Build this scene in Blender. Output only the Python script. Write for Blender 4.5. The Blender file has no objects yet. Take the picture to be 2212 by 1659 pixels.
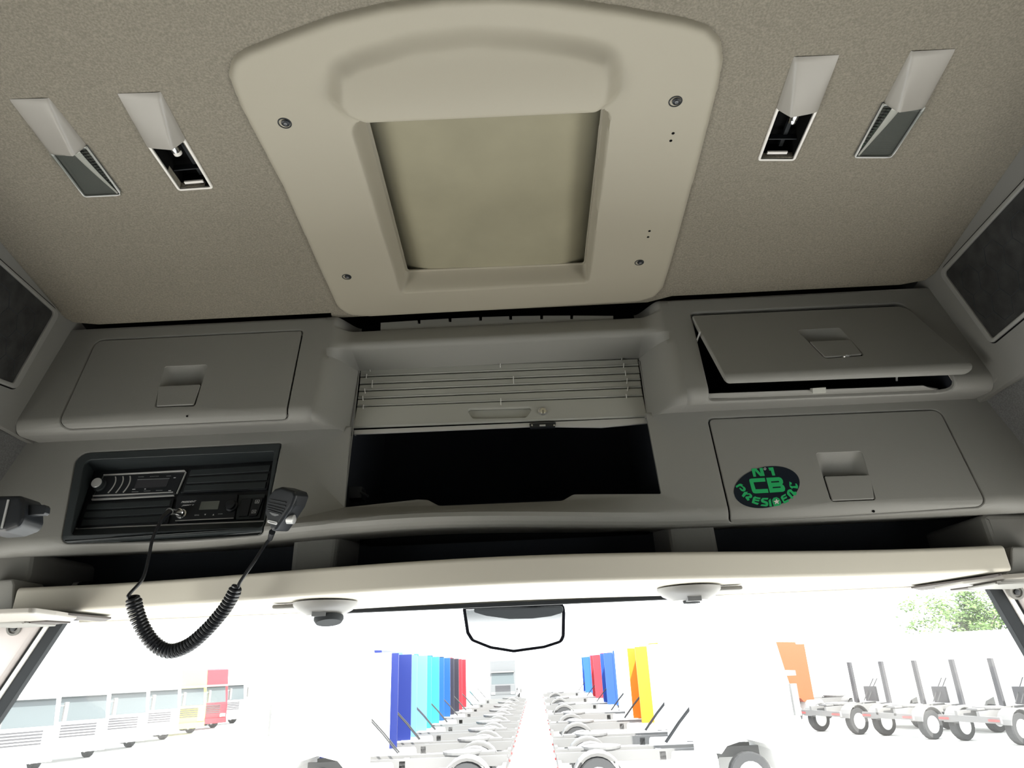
import bpy, bmesh, math, random
import numpy as np
from mathutils import Vector, Matrix
from mathutils.geometry import tessellate_polygon
random.seed(7)
scn = bpy.context.scene
COL = scn.collection
PI = math.pi
# ------------------------------------------------------------------ camera
W, HGT, F = 2212.0, 1659.0, 1500.0
EYE = Vector((0, 0, 3.08))
TH, PSI, RHO = math.radians(22.16), math.radians(-1.0), math.radians(2.35)
fw = Vector((math.sin(PSI)*math.cos(TH), math.cos(PSI)*math.cos(TH), math.sin(TH)))
r0 = Vector((math.cos(PSI), -math.sin(PSI), 0))
u0 = r0.cross(fw)
CR = r0*math.cos(RHO) - u0*math.sin(RHO)
CU = r0*math.sin(RHO) + u0*math.cos(RHO)
cam = bpy.data.cameras.new('camera')
cam.sensor_width = 36; cam.lens = 36*F/W; cam.clip_start = .02; cam.clip_end = 800
co = bpy.data.objects.new('camera', cam); COL.objects.link(co)
co.matrix_world = Matrix(((CR.x, CU.x, -fw.x, EYE.x), (CR.y, CU.y, -fw.y, EYE.y), (CR.z, CU.z, -fw.z, EYE.z), (0, 0, 0, 1)))
scn.camera = co
# ------------------------------------------------------------------ world, sun, daylight at the cab's windows, exposure
wd = bpy.data.worlds.new('sky'); scn.world = wd; wd.use_nodes = True
bg = wd.node_tree.nodes['Background']
bg.inputs[0].default_value = (.93, .97, 1, 1); bg.inputs[1].default_value = 5.0
sl = bpy.data.lights.new('sun', 'SUN'); sl.energy = 16; sl.angle = .02; sl.color = (1, .96, .88)
so = bpy.data.objects.new('sun', sl); COL.objects.link(so); so.rotation_euler = (math.radians(38), math.radians(22), 0)
def area(name, loc, target, sx, sy, e, col=(1, 1, 1)):
    l = bpy.data.lights.new(name, 'AREA'); l.shape = 'RECTANGLE'; l.size = sx; l.size_y = sy; l.energy = e; l.color = col
    o = bpy.data.objects.new(name, l); COL.objects.link(o)
    o.location = loc; o.rotation_euler = (Vector(target)-Vector(loc)).to_track_quat('-Z', 'Z').to_euler()
    return o
area('daylight_side_window_left', (-1.12, 1.0, EYE.z-.5), (.2, .8, EYE.z+.9), .9, .4, 5.0, (1, .95, .86))
area('daylight_side_window_right', (1.12, 1.0, EYE.z-.5), (-.2, .8, EYE.z+.9), .9, .4, 4.5, (1, .95, .86))
area('daylight_windscreen', (0, 1.76, EYE.z-.82), (0, .35, EYE.z+.8), 1.1, .4, 11, (.92, .96, 1))
scn.view_settings.view_transform = 'Standard'; scn.view_settings.look = 'None'
scn.view_settings.exposure = 0; scn.view_settings.gamma = 1; scn.view_settings.use_curve_mapping = False
scn.cycles.use_denoising = True
scn.cycles.max_bounces = 8; scn.cycles.diffuse_bounces = 5; scn.cycles.sample_clamp_indirect = 8

# ------------------------------------------------------------------ materials
def lin(c):
    return tuple(((x/255)/12.92 if x/255 <= .04045 else ((x/255+.055)/1.055)**2.4) for x in c)
def mat(name, c, rough=.6, metal=0, bump=0, bscale=300, var=0, vscale=3, spec=.4, trans=0, alpha=1, coat=0, c2=None):
    m = bpy.data.materials.new(name); m.use_nodes = True
    nt = m.node_tree; b = nt.nodes['Principled BSDF']
    c = tuple(c)
    b.inputs['Base Color'].default_value = (*c, 1); b.inputs['Roughness'].default_value = rough
    b.inputs['Metallic'].default_value = metal; b.inputs['Specular IOR Level'].default_value = spec
    b.inputs['Transmission Weight'].default_value = trans; b.inputs['Alpha'].default_value = alpha
    b.inputs['Coat Weight'].default_value = coat
    if bump or var:
        tc = nt.nodes.new('ShaderNodeTexCoord')
    if bump:
        n = nt.nodes.new('ShaderNodeTexNoise'); n.inputs['Scale'].default_value = bscale; n.inputs['Detail'].default_value = 3
        bp = nt.nodes.new('ShaderNodeBump'); bp.inputs['Strength'].default_value = bump; bp.inputs['Distance'].default_value = .002
        nt.links.new(tc.outputs['Object'], n.inputs['Vector']); nt.links.new(n.outputs[0], bp.inputs['Height'])
        nt.links.new(bp.outputs[0], b.inputs['Normal'])
    if var:
        n2 = nt.nodes.new('ShaderNodeTexNoise'); n2.inputs['Scale'].default_value = vscale; n2.inputs['Detail'].default_value = 5
        r = nt.nodes.new('ShaderNodeValToRGB'); r.color_ramp.elements[0].position = .35; r.color_ramp.elements[1].position = .68
        k = c2 or tuple(x*(1-var) for x in c)
        r.color_ramp.elements[0].color = (*k, 1); r.color_ramp.elements[1].color = (*c, 1)
        nt.links.new(tc.outputs['Object'], n2.inputs['Vector']); nt.links.new(n2.outputs[0], r.inputs[0])
        nt.links.new(r.outputs[0], b.inputs['Base Color'])
    return m
M = {}
M['fabric'] = mat('ceiling_fabric', (.275, .25, .20), .95, bump=.5, bscale=420, var=.30, vscale=300, spec=.1)
M['hatch'] = mat('hatch_plastic', (.365, .335, .265), .55, bump=.06, bscale=900, spec=.35)
M['blind'] = mat('hatch_blind', (.33, .305, .215), .8, var=.12, vscale=7, spec=.2)
M['grey'] = mat('console_plastic', (.25, .246, .228), .5, bump=.16, bscale=700, spec=.35)
M['side'] = mat('side_plastic', (.20, .195, .18), .6, bump=.12, bscale=700, spec=.3)
M['sidefab'] = mat('side_fabric', (.17, .17, .165), .95, bump=.5, bscale=400, var=.3, vscale=300, spec=.1)
M['shelf'] = mat('shelf_dark', (.045, .05, .06), .9, spec=.15)  # one dark tone for the shelf's back and floor
M['slat'] = mat('shutter_slat', (.38, .38, .34), .45, bump=.03, bscale=500, spec=.4)
M['rail'] = mat('rail_plastic', (.56, .53, .455), .55, bump=.05, bscale=700, spec=.3)
M['cover'] = mat('lamp_cover', (.33, .31, .275), .38, bump=.05, bscale=900, spec=.5)
M['black'] = mat('black_plastic', (.012, .014, .017), .45, spec=.4)
M['bay'] = mat('bay_plastic', (.028, .034, .036), .5, bump=.08, bscale=600, spec=.4)
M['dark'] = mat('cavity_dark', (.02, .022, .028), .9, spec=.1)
M['gap'] = mat('gap_dark', (.008, .008, .008), .9, spec=0)
M['mesh'] = mat('speaker_mesh', (.05, .05, .048), .9, bump=.8, bscale=900, var=.4, vscale=25, spec=.1)
M['chrome'] = mat('chrome', (.75, .75, .74), .15, 1)
M['metal'] = mat('brushed_metal', (.55, .55, .54), .35, .35)
M['pod'] = mat('pod_plastic', (.24, .235, .225), .45)
M['lensback'] = mat('lens_back', (.12, .125, .115), .6, bump=.3, bscale=500)
M['white'] = mat('white_plastic', (.78, .75, .70), .5)
M['tie'] = mat('tie_white', (.75, .75, .72), .5)
M['lcd'] = mat('lcd_grey', (.16, .17, .15), .25, spec=.6)
M['lcdd'] = mat('lcd_dark', (.05, .05, .055), .2, spec=.6)
M['print'] = mat('print_white', (.62, .62, .62), .5)
M['printd'] = mat('print_grey', (.16, .165, .17), .4)
M['green'] = mat('sticker_green', (.02, .42, .13), .5)
M['navy'] = mat('sticker_black', (.004, .009, .018), .3)
M['rubber'] = mat('rubber', (.03, .033, .036), .75, spec=.2)
M['cable'] = mat('cable', (.01, .011, .014), .35, spec=.5)
def glassy(name, tint, a):
    m = bpy.data.materials.new(name); m.use_nodes = True; nt = m.node_tree; nt.nodes.clear()
    o = nt.nodes.new('ShaderNodeOutputMaterial'); t = nt.nodes.new('ShaderNodeBsdfTransparent'); g = nt.nodes.new('ShaderNodeBsdfGlossy')
    x = nt.nodes.new('ShaderNodeMixShader'); x.inputs[0].default_value = a
    t.inputs[0].default_value = (*tint, 1); g.inputs['Roughness'].default_value = .08; g.inputs[0].default_value = (.9, .9, .9, 1)
    nt.links.new(t.outputs[0], x.inputs[1]); nt.links.new(g.outputs[0], x.inputs[2]); nt.links.new(x.outputs[0], o.inputs[0])
    return m
M['wind'] = glassy('windscreen_glass', (.97, .98, .98), .03)
M['lens'] = glassy('lens_clear', (.80, .82, .80), .22)

# ------------------------------------------------------------------ object helpers
def wloc(o):
    v = Vector(o.location)
    while o.parent: o = o.parent; v += Vector(o.location)
    return v
def obj(name, verts, faces, m, parent=None, smooth=False, smooth_set=None, sharp=None):
    vs = [Vector(v) for v in verts]
    lo = Vector((min(v.x for v in vs), min(v.y for v in vs), min(v.z for v in vs)))
    hi = Vector((max(v.x for v in vs), max(v.y for v in vs), max(v.z for v in vs)))
    c = (lo+hi)/2
    me = bpy.data.meshes.new(name); me.from_pydata([tuple(v-c) for v in vs], [], [tuple(f) for f in faces]); me.update()
    bm = bmesh.new(); bm.from_mesh(me)
    bmesh.ops.recalc_face_normals(bm, faces=bm.faces)
    if smooth:
        for f in bm.faces: f.smooth = True
        ang = math.radians(sharp if sharp else 35)
        for e in bm.edges:
            if len(e.link_faces) == 2 and e.calc_face_angle(0) > ang: e.smooth = False
    bm.to_mesh(me); bm.free()
    me.materials.append(m)
    o = bpy.data.objects.new(name, me); COL.objects.link(o)
    o.location = c
    if parent: o.parent = parent; o.location = c - wloc(parent)
    return o
def empty(name, loc):
    o = bpy.data.objects.new(name, None); COL.objects.link(o); o.location = loc; o.empty_display_size = .05; return o
def tag(o, label=None, cat=None, group=None, kind=None):
    if label: o['label'] = label
    if cat: o['category'] = cat
    if group: o['group'] = group
    if kind: o['kind'] = kind
    return o
class MB:
    def __init__(s): s.v = []; s.f = []
    def add(s, v, f):
        k = len(s.v); s.v += [Vector(x) for x in v]; s.f += [tuple(i+k for i in q) for q in f]; return s
    def box(s, x0, x1, y0, y1, z0, z1):
        return s.add([(x, y, z) for x in (x0, x1) for y in (y0, y1) for z in (z0, z1)],
                     [(0, 1, 3, 2), (4, 6, 7, 5), (0, 4, 5, 1), (2, 3, 7, 6), (0, 2, 6, 4), (1, 5, 7, 3)])
    def obox(s, c, ax, ay, az):   # centre and half vectors
        c = Vector(c)
        return s.add([c+ax*i+ay*j+az*k for i in (-1, 1) for j in (-1, 1) for k in (-1, 1)],
                     [(0, 1, 3, 2), (4, 6, 7, 5), (0, 4, 5, 1), (2, 3, 7, 6), (0, 2, 6, 4), (1, 5, 7, 3)])
    def lathe(s, c, axis, prof, n=24):   # prof: (radius, along)
        axis = Vector(axis).normalized(); a = axis.orthogonal().normalized(); b = axis.cross(a); c = Vector(c)
        v = []; f = []
        for r, h in prof:
            for i in range(n):
                t = 2*PI*i/n; v.append(c+axis*h+a*(r*math.cos(t))+b*(r*math.sin(t)))
        for j in range(len(prof)-1):
            for i in range(n):
                f.append((j*n+i, j*n+(i+1) % n, (j+1)*n+(i+1) % n, (j+1)*n+i))
        f.append(tuple(range(n))[::-1]); f.append(tuple((len(prof)-1)*n+i for i in range(n)))
        return s.add(v, f)
    def tube(s, pts, r, n=8):
        pts = [Vector(p) for p in pts]; v = []; f = []; up = None
        for i, p in enumerate(pts):
            t = (pts[min(i+1, len(pts)-1)]-pts[max(i-1, 0)]).normalized()
            if up is None: up = t.orthogonal().normalized()
            up = (up-t*up.dot(t)).normalized(); w = t.cross(up)
            rr = r(i/(len(pts)-1)) if callable(r) else r
            for k in range(n):
                a = 2*PI*k/n; v.append(p+up*(rr*math.cos(a))+w*(rr*math.sin(a)))
        for i in range(len(pts)-1):
            for k in range(n): f.append((i*n+k, i*n+(k+1) % n, (i+1)*n+(k+1) % n, (i+1)*n+k))
        f.append(tuple(range(n))[::-1]); f.append(tuple((len(pts)-1)*n+k for k in range(n)))
        return s.add(v, f)
    def build(s, name, m, parent=None, smooth=False, sharp=None):
        return obj(name, s.v, s.f, m, parent, smooth, sharp=sharp)
def bevel(o, w, seg=2):
    b = o.modifiers.new('bevel', 'BEVEL'); b.width = w; b.segments = seg; b.limit_method = 'ANGLE'; b.angle_limit = math.radians(40)
    return o

# ------------------------------------------------------------------ measuring: where a line of sight meets a real surface
def ray(px, py):
    return (fw*F + CR*(px-W/2) - CU*(py-HGT/2)).normalized()
def proj(p):
    d = Vector(p)-EYE; z = d.dot(fw)
    return (W/2+F*d.dot(CR)/z, HGT/2-F*d.dot(CU)/z)
class Plane:
    """flat surface: origin, u and v axes, normal towards the cabin"""
    def __init__(s, o, n, u=None):
        s.o = Vector(o); s.n = Vector(n).normalized()
        if s.n.dot(EYE-s.o) < 0: s.n = -s.n
        u = Vector(u or (1, 0, 0)); s.u = (u-s.n*u.dot(s.n)).normalized(); s.v = s.n.cross(s.u)
    def pix(s, px, py, w=0):
        d = ray(px, py); t = (s.o+s.n*w-EYE).dot(s.n)/d.dot(s.n); p = EYE+d*t-s.o
        return (p.dot(s.u), p.dot(s.v))
    def map(s, a, b, w=0): return s.o+s.u*a+s.v*b+s.n*w
    def at(s, px, py, w=0):
        a, b = s.pix(px, py, w); return s.map(a, b, w)
    def shift(s, w): return Plane(s.o+s.n*w, s.n, s.u)
    cuts = ()
def rpoly(pts, rad, seg=5, closed=True):
    n = len(pts); out = []
    if not hasattr(rad, '__len__'): rad = [rad]*n
    for i in range(n):
        p = np.array(pts[i], float); r = rad[i]
        if (not closed and i in (0, n-1)) or r <= 0: out.append(tuple(p)); continue
        a = np.array(pts[i-1], float)-p; b = np.array(pts[(i+1) % n], float)-p
        la, lb = np.linalg.norm(a), np.linalg.norm(b); a /= la; b /= lb
        ang = math.acos(max(-1, min(1, float(a@b))))
        if ang > PI-.02: out.append(tuple(p)); continue
        d = min(r/math.tan(ang/2), la*.48, lb*.48)
        p0, p1 = p+a*d, p+b*d
        for k in range(seg+1):
            t = k/seg
            # circular-ish corner through a rational quadratic
            w = math.sin(ang/2); B = (1-t)**2; Cc = 2*t*(1-t)*w; D = t*t
            out.append(tuple((B*p0+Cc*p+D*p1)/(B+Cc+D)))
    return out
class Prof:
    """a moulding: a section in (Y, z) run along X; bow(X, s) pushes it towards the driver"""
    def __init__(s, pts, rad, bow=None, seg=6):
        q = rpoly(pts, rad, seg, closed=False)
        s.q = np.array(q, float); d = np.r_[0, np.cumsum(np.hypot(*np.diff(s.q, axis=0).T))]; s.s = d
        s.bow = bow; s.t0 = 0; s.t1 = float(d[-1]); s.cuts = tuple(float(x) for x in d[1:-1]); s.xcuts = ()
    def yz(s, t):
        return float(np.interp(t, s.s, s.q[:, 0])), float(np.interp(t, s.s, s.q[:, 1]))
    def map(s, X, t, w=0):
        e = .004; y, z = s.yz(t); y1, z1 = s.yz(t+e); y0, z0 = s.yz(t-e)
        ty, tz = y1-y0, z1-z0; L = math.hypot(ty, tz) or 1
        # normal towards the driver or down
        ny, nz = tz/L, -ty/L
        if s.q[-1, 1] < s.q[0, 1]: pass
        if s.bow: y -= s.bow(X, z)
        return Vector((X, y+ny*w, EYE.z+z+nz*w))
    def pix(s, px, py, guess=None):
        best = None
        if guess is None:
            for t in np.linspace(s.t0, s.t1, 14):
                p = s.map(0, float(t)); d = ray(px, py); X = d.x/d.y*p.y
                p = s.map(X, float(t)); q = proj(p); e = abs(q[1]-py)
                if best is None or e < best[0]: best = (e, X, float(t))
            X, t = best[1], best[2]
        else: X, t = guess
        for _ in range(12):
            q = proj(s.map(X, t)); ex, ey = px-q[0], py-q[1]
            if abs(ex)+abs(ey) < .02: break
            h = .002; qx = proj(s.map(X+h, t)); qs = proj(s.map(X, t+h))
            a, b, c, d = (qx[0]-q[0])/h, (qs[0]-q[0])/h, (qx[1]-q[1])/h, (qs[1]-q[1])/h
            D = a*d-b*c
            if abs(D) < 1e-6: break
            X += (ex*d-b*ey)/D; st = (a*ey-c*ex)/D; t += max(-.05, min(.05, st)); t = max(s.t0, min(s.t1, t))
        return (X, t)
    def at(s, px, py, w=0): return s.map(*s.pix(px, py), w)
def area2(l): return sum(l[i-1][0]*l[i][1]-l[i][0]*l[i-1][1] for i in range(len(l)))/2
def inset(l, d):
    """move a loop to its own left by d"""
    n = len(l); out = []
    for i in range(n):
        p = Vector(l[i]); a = (p-Vector(l[i-1])); b = (Vector(l[(i+1) % n])-p)
        if a.length < 1e-9: a = b
        if b.length < 1e-9: b = a
        a.normalize(); b.normalize()
        na, nb = Vector((-a.y, a.x)), Vector((-b.y, b.x)); m = (na+nb)
        k = 1+na.dot(nb)
        m = m/max(k, .35)
        out.append(tuple(p+m*d))
    return out
def plate(name, surf, loops, m, parent=None, thick=.004, w=0, bev=.0015, hole_bev=None, xcuts=(), nseg=3, back=True):
    """a sheet with rounded rim (first loop) and holes (others), lying w above surf, loops in surf coordinates"""
    bm = bmesh.new(); W_ = []
    L2 = []
    for k, l in enumerate(loops):
        # remove doubles
        l = [tuple(p) for i, p in enumerate(l) if (Vector(p)-Vector(l[i-1])).length > 1e-6]
        if (area2(l) > 0) != (k == 0): l = l[::-1]
        L2.append(l)
    cap = []; backcap = []
    def ring(l, ww): return [bm.verts.new((p[0], p[1], ww)) for p in l]
    for k, l in enumerate(L2):
        b = bev if k == 0 else (bev if hole_bev is None else hole_bev)
        rings = [ring(l, w-thick)]
        if b > 0:
            for j in range(nseg+1):
                a = PI/2*j/nseg
                rings.append(ring(inset(l, b*(1-math.cos(a))), w-b*(1-math.sin(a))))
        else: rings.append(ring(l, w))
        for q0, q1 in zip(rings, rings[1:]):
            for i in range(len(l)):
                j = (i+1) % len(l)
                f = bm.faces.new((q0[i], q0[j], q1[j], q1[i])); f.smooth = True
        cap.append(rings[-1]); backcap.append(rings[0])
    for caps in ((cap, backcap) if back else (cap,)):
        flat = [v for c in caps for v in c]
        for t in tessellate_polygon([[Vector(v.co) for v in c] for c in caps]):
            try: bm.faces.new([flat[i] for i in t])
            except ValueError: pass
    vals = [c for c in surf.cuts]
    for c in vals: bmesh.ops.bisect_plane(bm, geom=bm.verts[:]+bm.edges[:]+bm.faces[:], dist=1e-6, plane_co=(0, c, 0), plane_no=(0, 1, 0))
    for c in xcuts: bmesh.ops.bisect_plane(bm, geom=bm.verts[:]+bm.edges[:]+bm.faces[:], dist=1e-6, plane_co=(c, 0, 0), plane_no=(1, 0, 0))
    bm.verts.index_update()
    vs = [surf.map(v.co.x, v.co.y, v.co.z) for v in bm.verts]
    fs = [[v.index for v in f.verts] for f in bm.faces]
    bm.free()
    o = obj(name, vs, fs, m, parent, smooth=True, sharp=24)
    wn = o.modifiers.new('normals', 'WEIGHTED_NORMAL'); wn.keep_sharp = True; wn.weight = 80
    return o
def PX(surf, pts, rad=0, seg=5, w=0):
    """outline seen at these picture positions, as a rounded loop on surf"""
    if isinstance(surf, Plane): q = [surf.pix(x, y, w) for x, y in pts]
    else: q = [surf.pix(x, y) for x, y in pts]
    return rpoly(q, rad, seg)
class Frame2:
    """flat drawing frame on a surface: unit a and b given as picture offsets from a centre"""
    def __init__(s, surf, c, a, b, w=0):
        s.c = surf.at(*c, w); s.a = surf.at(c[0]+a[0], c[1]+a[1], w)-s.c; s.b = surf.at(c[0]+b[0], c[1]+b[1], w)-s.c
        s.n = s.a.cross(s.b).normalized()
        if s.n.dot(EYE-s.c) < 0: s.n = -s.n
    def map(s, a, b, w=0): return s.c+s.a*a+s.b*b+s.n*w
    cuts = ()
_tc = {}
def text_obj(name, txt, fr, x, y, h, wd, m, parent, w=.0003, rot=0, bold=.02, shear=0, spc=1, orient=1):
    """raised print: text centred at (x, y), letter height h, total width wd, in frame units"""
    cu = bpy.data.curves.new('t', 'FONT'); cu.body = txt; cu.offset = bold; cu.shear = shear; cu.space_character = spc; cu.resolution_u = 3
    o = bpy.data.objects.new('t', cu); COL.objects.link(o)
    dg = bpy.context.evaluated_depsgraph_get(); me = bpy.data.meshes.new_from_object(o.evaluated_get(dg))
    bpy.data.objects.remove(o)
    xs = [v.co.x for v in me.vertices]; ys = [v.co.y for v in me.vertices]
    x0, x1, y0, y1 = min(xs), max(xs), min(ys), max(ys)
    sx = wd/(x1-x0); sy = h/(y1-y0); c, s_ = math.cos(rot), math.sin(rot)
    vs = []
    for v in me.vertices:
        a = (v.co.x-(x0+x1)/2)*sx; b = (v.co.y-(y0+y1)/2)*sy
        vs.append(fr.map(x+a*c-b*s_, y+(a*s_+b*c)*orient, w))
    fs = [list(p.vertices) for p in me.polygons]
    bpy.data.meshes.remove(me)
    return obj(name, vs, fs, m, parent)
def grid(name, fn, nu, nv, m, parent=None, smooth=True, keep=None, sharp=50):
    vs = [fn(i/nu, j/nv) for j in range(nv+1) for i in range(nu+1)]
    fs = []
    for j in range(nv):
        for i in range(nu):
            if keep and not keep((i+.5)/nu, (j+.5)/nv): continue
            a = j*(nu+1)+i; fs.append((a, a+1, a+nu+2, a+nu+1))
    return obj(name, vs, fs, m, parent, smooth, sharp=sharp)
def sst(a, b, x):
    t = max(0., min(1., (x-a)/(b-a))); return t*t*(3-2*t)
# ------------------------------------------------------------------ main surfaces of the cab
EZ = EYE.z
def zroof(y): return .826+(1.516-y)*.0694
ROOF = Plane((0, 1.516, EZ+.826), (0, -.0694, -1))
PU = Prof([(1.60, .825), (1.516, .822), (1.447, .528), (1.57, .539)], [0, .012, .028, 0])
PU.t0 = .075
def sbow(X, z):
    t = max(0, 1-abs((X+.22)/.62)); return .12*(t*t*(3-2*t))*sst(.345, .285, z)
PL = Prof([(1.60, .545), (1.546, .541), (1.4918, .261), (1.80, .305)], [0, .004, .03, 0], bow=sbow)
def rbow(X, z):
    t = max(0, 1-abs((X+.05)/.95)); return .15*(t*t*(3-2*t))
PL.t0 = .055; PL.t1 = .39
RL = Prof([(1.57, .199), (1.50, .197), (1.497, .144), (1.80, .140)], [0, .010, .007, 0], bow=lambda X, z: rbow(X, z)*(1 if z > .1438 else 1))
RL.t0 = .06
def YS(z): return 1.523+.212*(z-.338)
SH = Plane((0, 1.523, EZ+.338), (0, -1, .212))
LFACE = Plane((0, 1.494, EZ+.272), (0, -(.541-.272), 1.546-1.494))
# ---- side walls from seams seen in the picture
A_, B_ = PU.at(168, 675), PU.at(38, 907); C_ = ROOF.at(0, 522)
WL = Plane(A_, (B_-A_).cross(C_-A_), u=(0, 1, 0))
A2, B2 = PU.at(1992, 591), PU.at(2144, 815); C2 = ROOF.at(2212, 313)
WR = Plane(A2, (B2-A2).cross(C2-A2), u=(0, 1, 0))
LLa, LLb = LFACE.at(61, 953), LFACE.at(0, 1040)
WLL = Plane(LLa, (LLb-LLa).cross(Vector((0, 1, 0))), u=(0, 1, 0))
LRa, LRb = LFACE.at(2130, 864), LFACE.at(2212, 965)
WRL = Plane(LRa, (LRb-LRa).cross(Vector((0, 1, 0))), u=(0, 1, 0))

# ------------------------------------------------------------------ setting: ceiling, walls, floor
xe = 1.02
ceil_edge = [PU.pix(168, 675)[0]-.02, PU.pix(1992, 591)[0]+.02]
def roof_uv(x, y):
    p = Vector((x, y, EZ+zroof(y)))-ROOF.o; return (p.dot(ROOF.u), p.dot(ROOF.v))
LAMPS = {  # outline of each open socket
 'a': [(322, 312), (392, 303), (455, 402), (389, 405)],
 'b': [(1683, 234), (1766, 234), (1716, 339), (1643, 341)]}
hatch_hole = [(640, 120), (1440, 95), (1345, 620), (810, 650)]
outer = [roof_uv(-1.15, -1.2), roof_uv(1.15, -1.2), roof_uv(ceil_edge[1], 1.40), roof_uv(ceil_edge[1]-.035, 1.497), roof_uv(ceil_edge[1]-.09, 1.512),
         roof_uv(PU.pix(1450, 640)[0], 1.512), roof_uv(PU.pix(1400, 640)[0], 1.535), roof_uv(PU.pix(760, 680)[0], 1.535), roof_uv(PU.pix(715, 680)[0], 1.512),
         roof_uv(ceil_edge[0]+.09, 1.512), roof_uv(ceil_edge[0]+.035, 1.497), roof_uv(ceil_edge[0], 1.40)]
o = plate('ceiling', ROOF, [outer, PX(ROOF, hatch_hole), PX(ROOF, LAMPS['a']), PX(ROOF, LAMPS['b'])], M['fabric'], thick=.012, bev=.006, hole_bev=0)
tag(o, kind='structure')
# side walls (upper trim) with the ledge down to the lower wall
def wall(side, W1, seamtop, seambot, Wlow, lowpts, far):
    sgn = -1 if side == 'left' else 1
    mb = MB()
    a, b = seamtop, seambot
    # upper trim panel: from roof line to ledge, running back towards the driver
    d1 = (far-a).normalized()
    a_back = a+d1*2.4
    # ledge line runs back horizontally
    d2 = Vector((0, -1, 0)); d2 = (d2-W1.n*d2.dot(W1.n)).normalized()
    b_back = b+d2*2.6
    fwd = (a-b).cross(W1.n)
    if fwd.y < 0: fwd = -fwd
    fwd.normalize()
    up = (a-b).normalized()
    q = [a+fwd*.12+up*.05, a_back+up*.05, b_back, b+fwd*.12-up*0]
    n = W1.n*-.02
    mb.add(q+[p+n for p in q], [(0, 1, 2, 3), (7, 6, 5, 4), (0, 4, 5, 1), (1, 5, 6, 2), (2, 6, 7, 3), (3, 7, 4, 0)])
    o = mb.build('wall_'+side, M['side']); tag(o, kind='structure')
    # lower wall, fabric covered
    l0, l1 = lowpts
    up2 = (l0-l1).normalized()
    top = l0+up2*.0; 
    # stops at the window band (open below)
    kk = (l1.z-EYE.z-.12)/(l0.z-l1.z); low = l1+(l1-l0)*kk
    q = [top+Vector((0, .36, 0)), top+Vector((0, -2.4, 0)), low+Vector((0, -2.4, 0)), low+Vector((0, .36, 0))]
    n = Wlow.n*-.02
    mb = MB().add(q+[p+n for p in q], [(0, 1, 2, 3), (7, 6, 5, 4), (0, 4, 5, 1), (1, 5, 6, 2), (2, 6, 7, 3), (3, 7, 4, 0)])
    l = mb.build('fabric_panel', M['sidefab'], o)
    # rounded ledge between the two
    pr = []
    for k in range(9):
        t = k/8; p = b.lerp(top, t)+(W1.n+Wlow.n).normalized()*.012*math.sin(PI*t); pr.append(p)
    y1, y0 = .0, -2.4
    vs = [p+Vector((0, .10, 0)) for p in pr]+[p+Vector((0, y0, 0)) for p in pr]
    led = obj('ledge', vs, [(i, i+1, i+10, i+9) for i in range(8)], M['side'], o, True)
    return o
wl = wall('left', WL, A_, B_, WLL, (LLa, LLb), C_)
wr = wall('right', WR, A2, B2, WRL, (LRa, LRb), C2)
# rest of the cab shell behind and below the view
sh = MB().box(-1.5, 1.5, -1.25, -1.2, EZ-1.35, EZ+1.1)
tag(sh.build('wall_back', M['sidefab']), kind='structure')
tag(MB().box(-1.5, 1.5, -1.25, 2.0, EZ-1.40, EZ-1.35).build('floor', M['rubber']), kind='structure')
for sd, s in (('left', -1), ('right', 1)):
    d = MB().box(min(s*1.40, s*1.45), max(s*1.40, s*1.45), -.05, 1.9, EZ-1.35, EZ-.72)
    d.box(min(s*1.40, s*1.45), max(s*1.40, s*1.45), -1.2, -.05, EZ-1.35, EZ+.3)
    tag(d.build('door_1' if s < 0 else 'door_2', M['grey']), kind='structure')
dash = MB().box(-1.2, 1.2, 1.35, 1.95, EZ-1.35, EZ-.95)
t = dash.build('dashboard', M['bay']); bevel(t, .03); tag(t, 'dark dashboard below the windscreen', 'dashboard')
# roof skin outside, closes the cab over console
sk = MB().box(-1.5, 1.5, -1.25, 2.02, EZ+1.06, EZ+1.10).box(-1.5, 1.5, 1.98, 2.02, EZ+.2, EZ+1.06)
for s in (-1, 1): sk.box(min(s*1.45, s*1.5), max(s*1.45, s*1.5), -1.2, 1.98, EZ+.25, EZ+1.06)
tag(sk.build('trim_1', M['white']), kind='structure')

# ------------------------------------------------------------------ roof hatch
def seg_sdf(poly, P):
    """signed distance, inside negative; P (n,2)"""
    p = np.array(poly); n = len(p); d = np.full(len(P), 1e9); ins = np.zeros(len(P), bool)
    for i in range(n):
        a, b = p[i-1], p[i]; e = b-a; L = e@e
        if L < 1e-14: continue
        w = P-a; t = np.clip((w@e)/L, 0, 1); q = w-t[:, None]*e; d = np.minimum(d, np.hypot(q[:, 0], q[:, 1]))
        c = (a[1] > P[:, 1]) != (b[1] > P[:, 1])
        with np.errstate(divide='ignore', invalid='ignore'):
            xi = (b[0]-a[0])*(P[:, 1]-a[1])/(b[1]-a[1])+a[0]
        ins ^= c & (P[:, 0] < xi)
    return np.where(ins, -d, d)
hatch_px = [(492, 165), (500, 128), (530, 108), (620, 72), (720, 36), (830, 10), (960, -8), (1080, -12), (1200, -4), (1350, 18), (1480, 42), (1530, 58), (1558, 88), (1564, 130), (1552, 195), (1500, 390), (1455, 552), (1434, 622), (1415, 642), (1380, 652), (1100, 668), (800, 684), (752, 681), (728, 664), (700, 604), (610, 405), (517, 230)]
hw = .010
HO = rpoly([ROOF.pix(x, y, hw*.5) for x, y in hatch_px], .03)
open_px = [(752, 262), (1322, 232), (1272, 612), (866, 634)]
HI = rpoly([ROOF.pix(x, y, hw) for x, y in open_px], [.03, .03, .012, .012])
DEP = -.038
glass_px = [(778, 200), (1309, 176), (1264, 568), (878, 584)]
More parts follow.
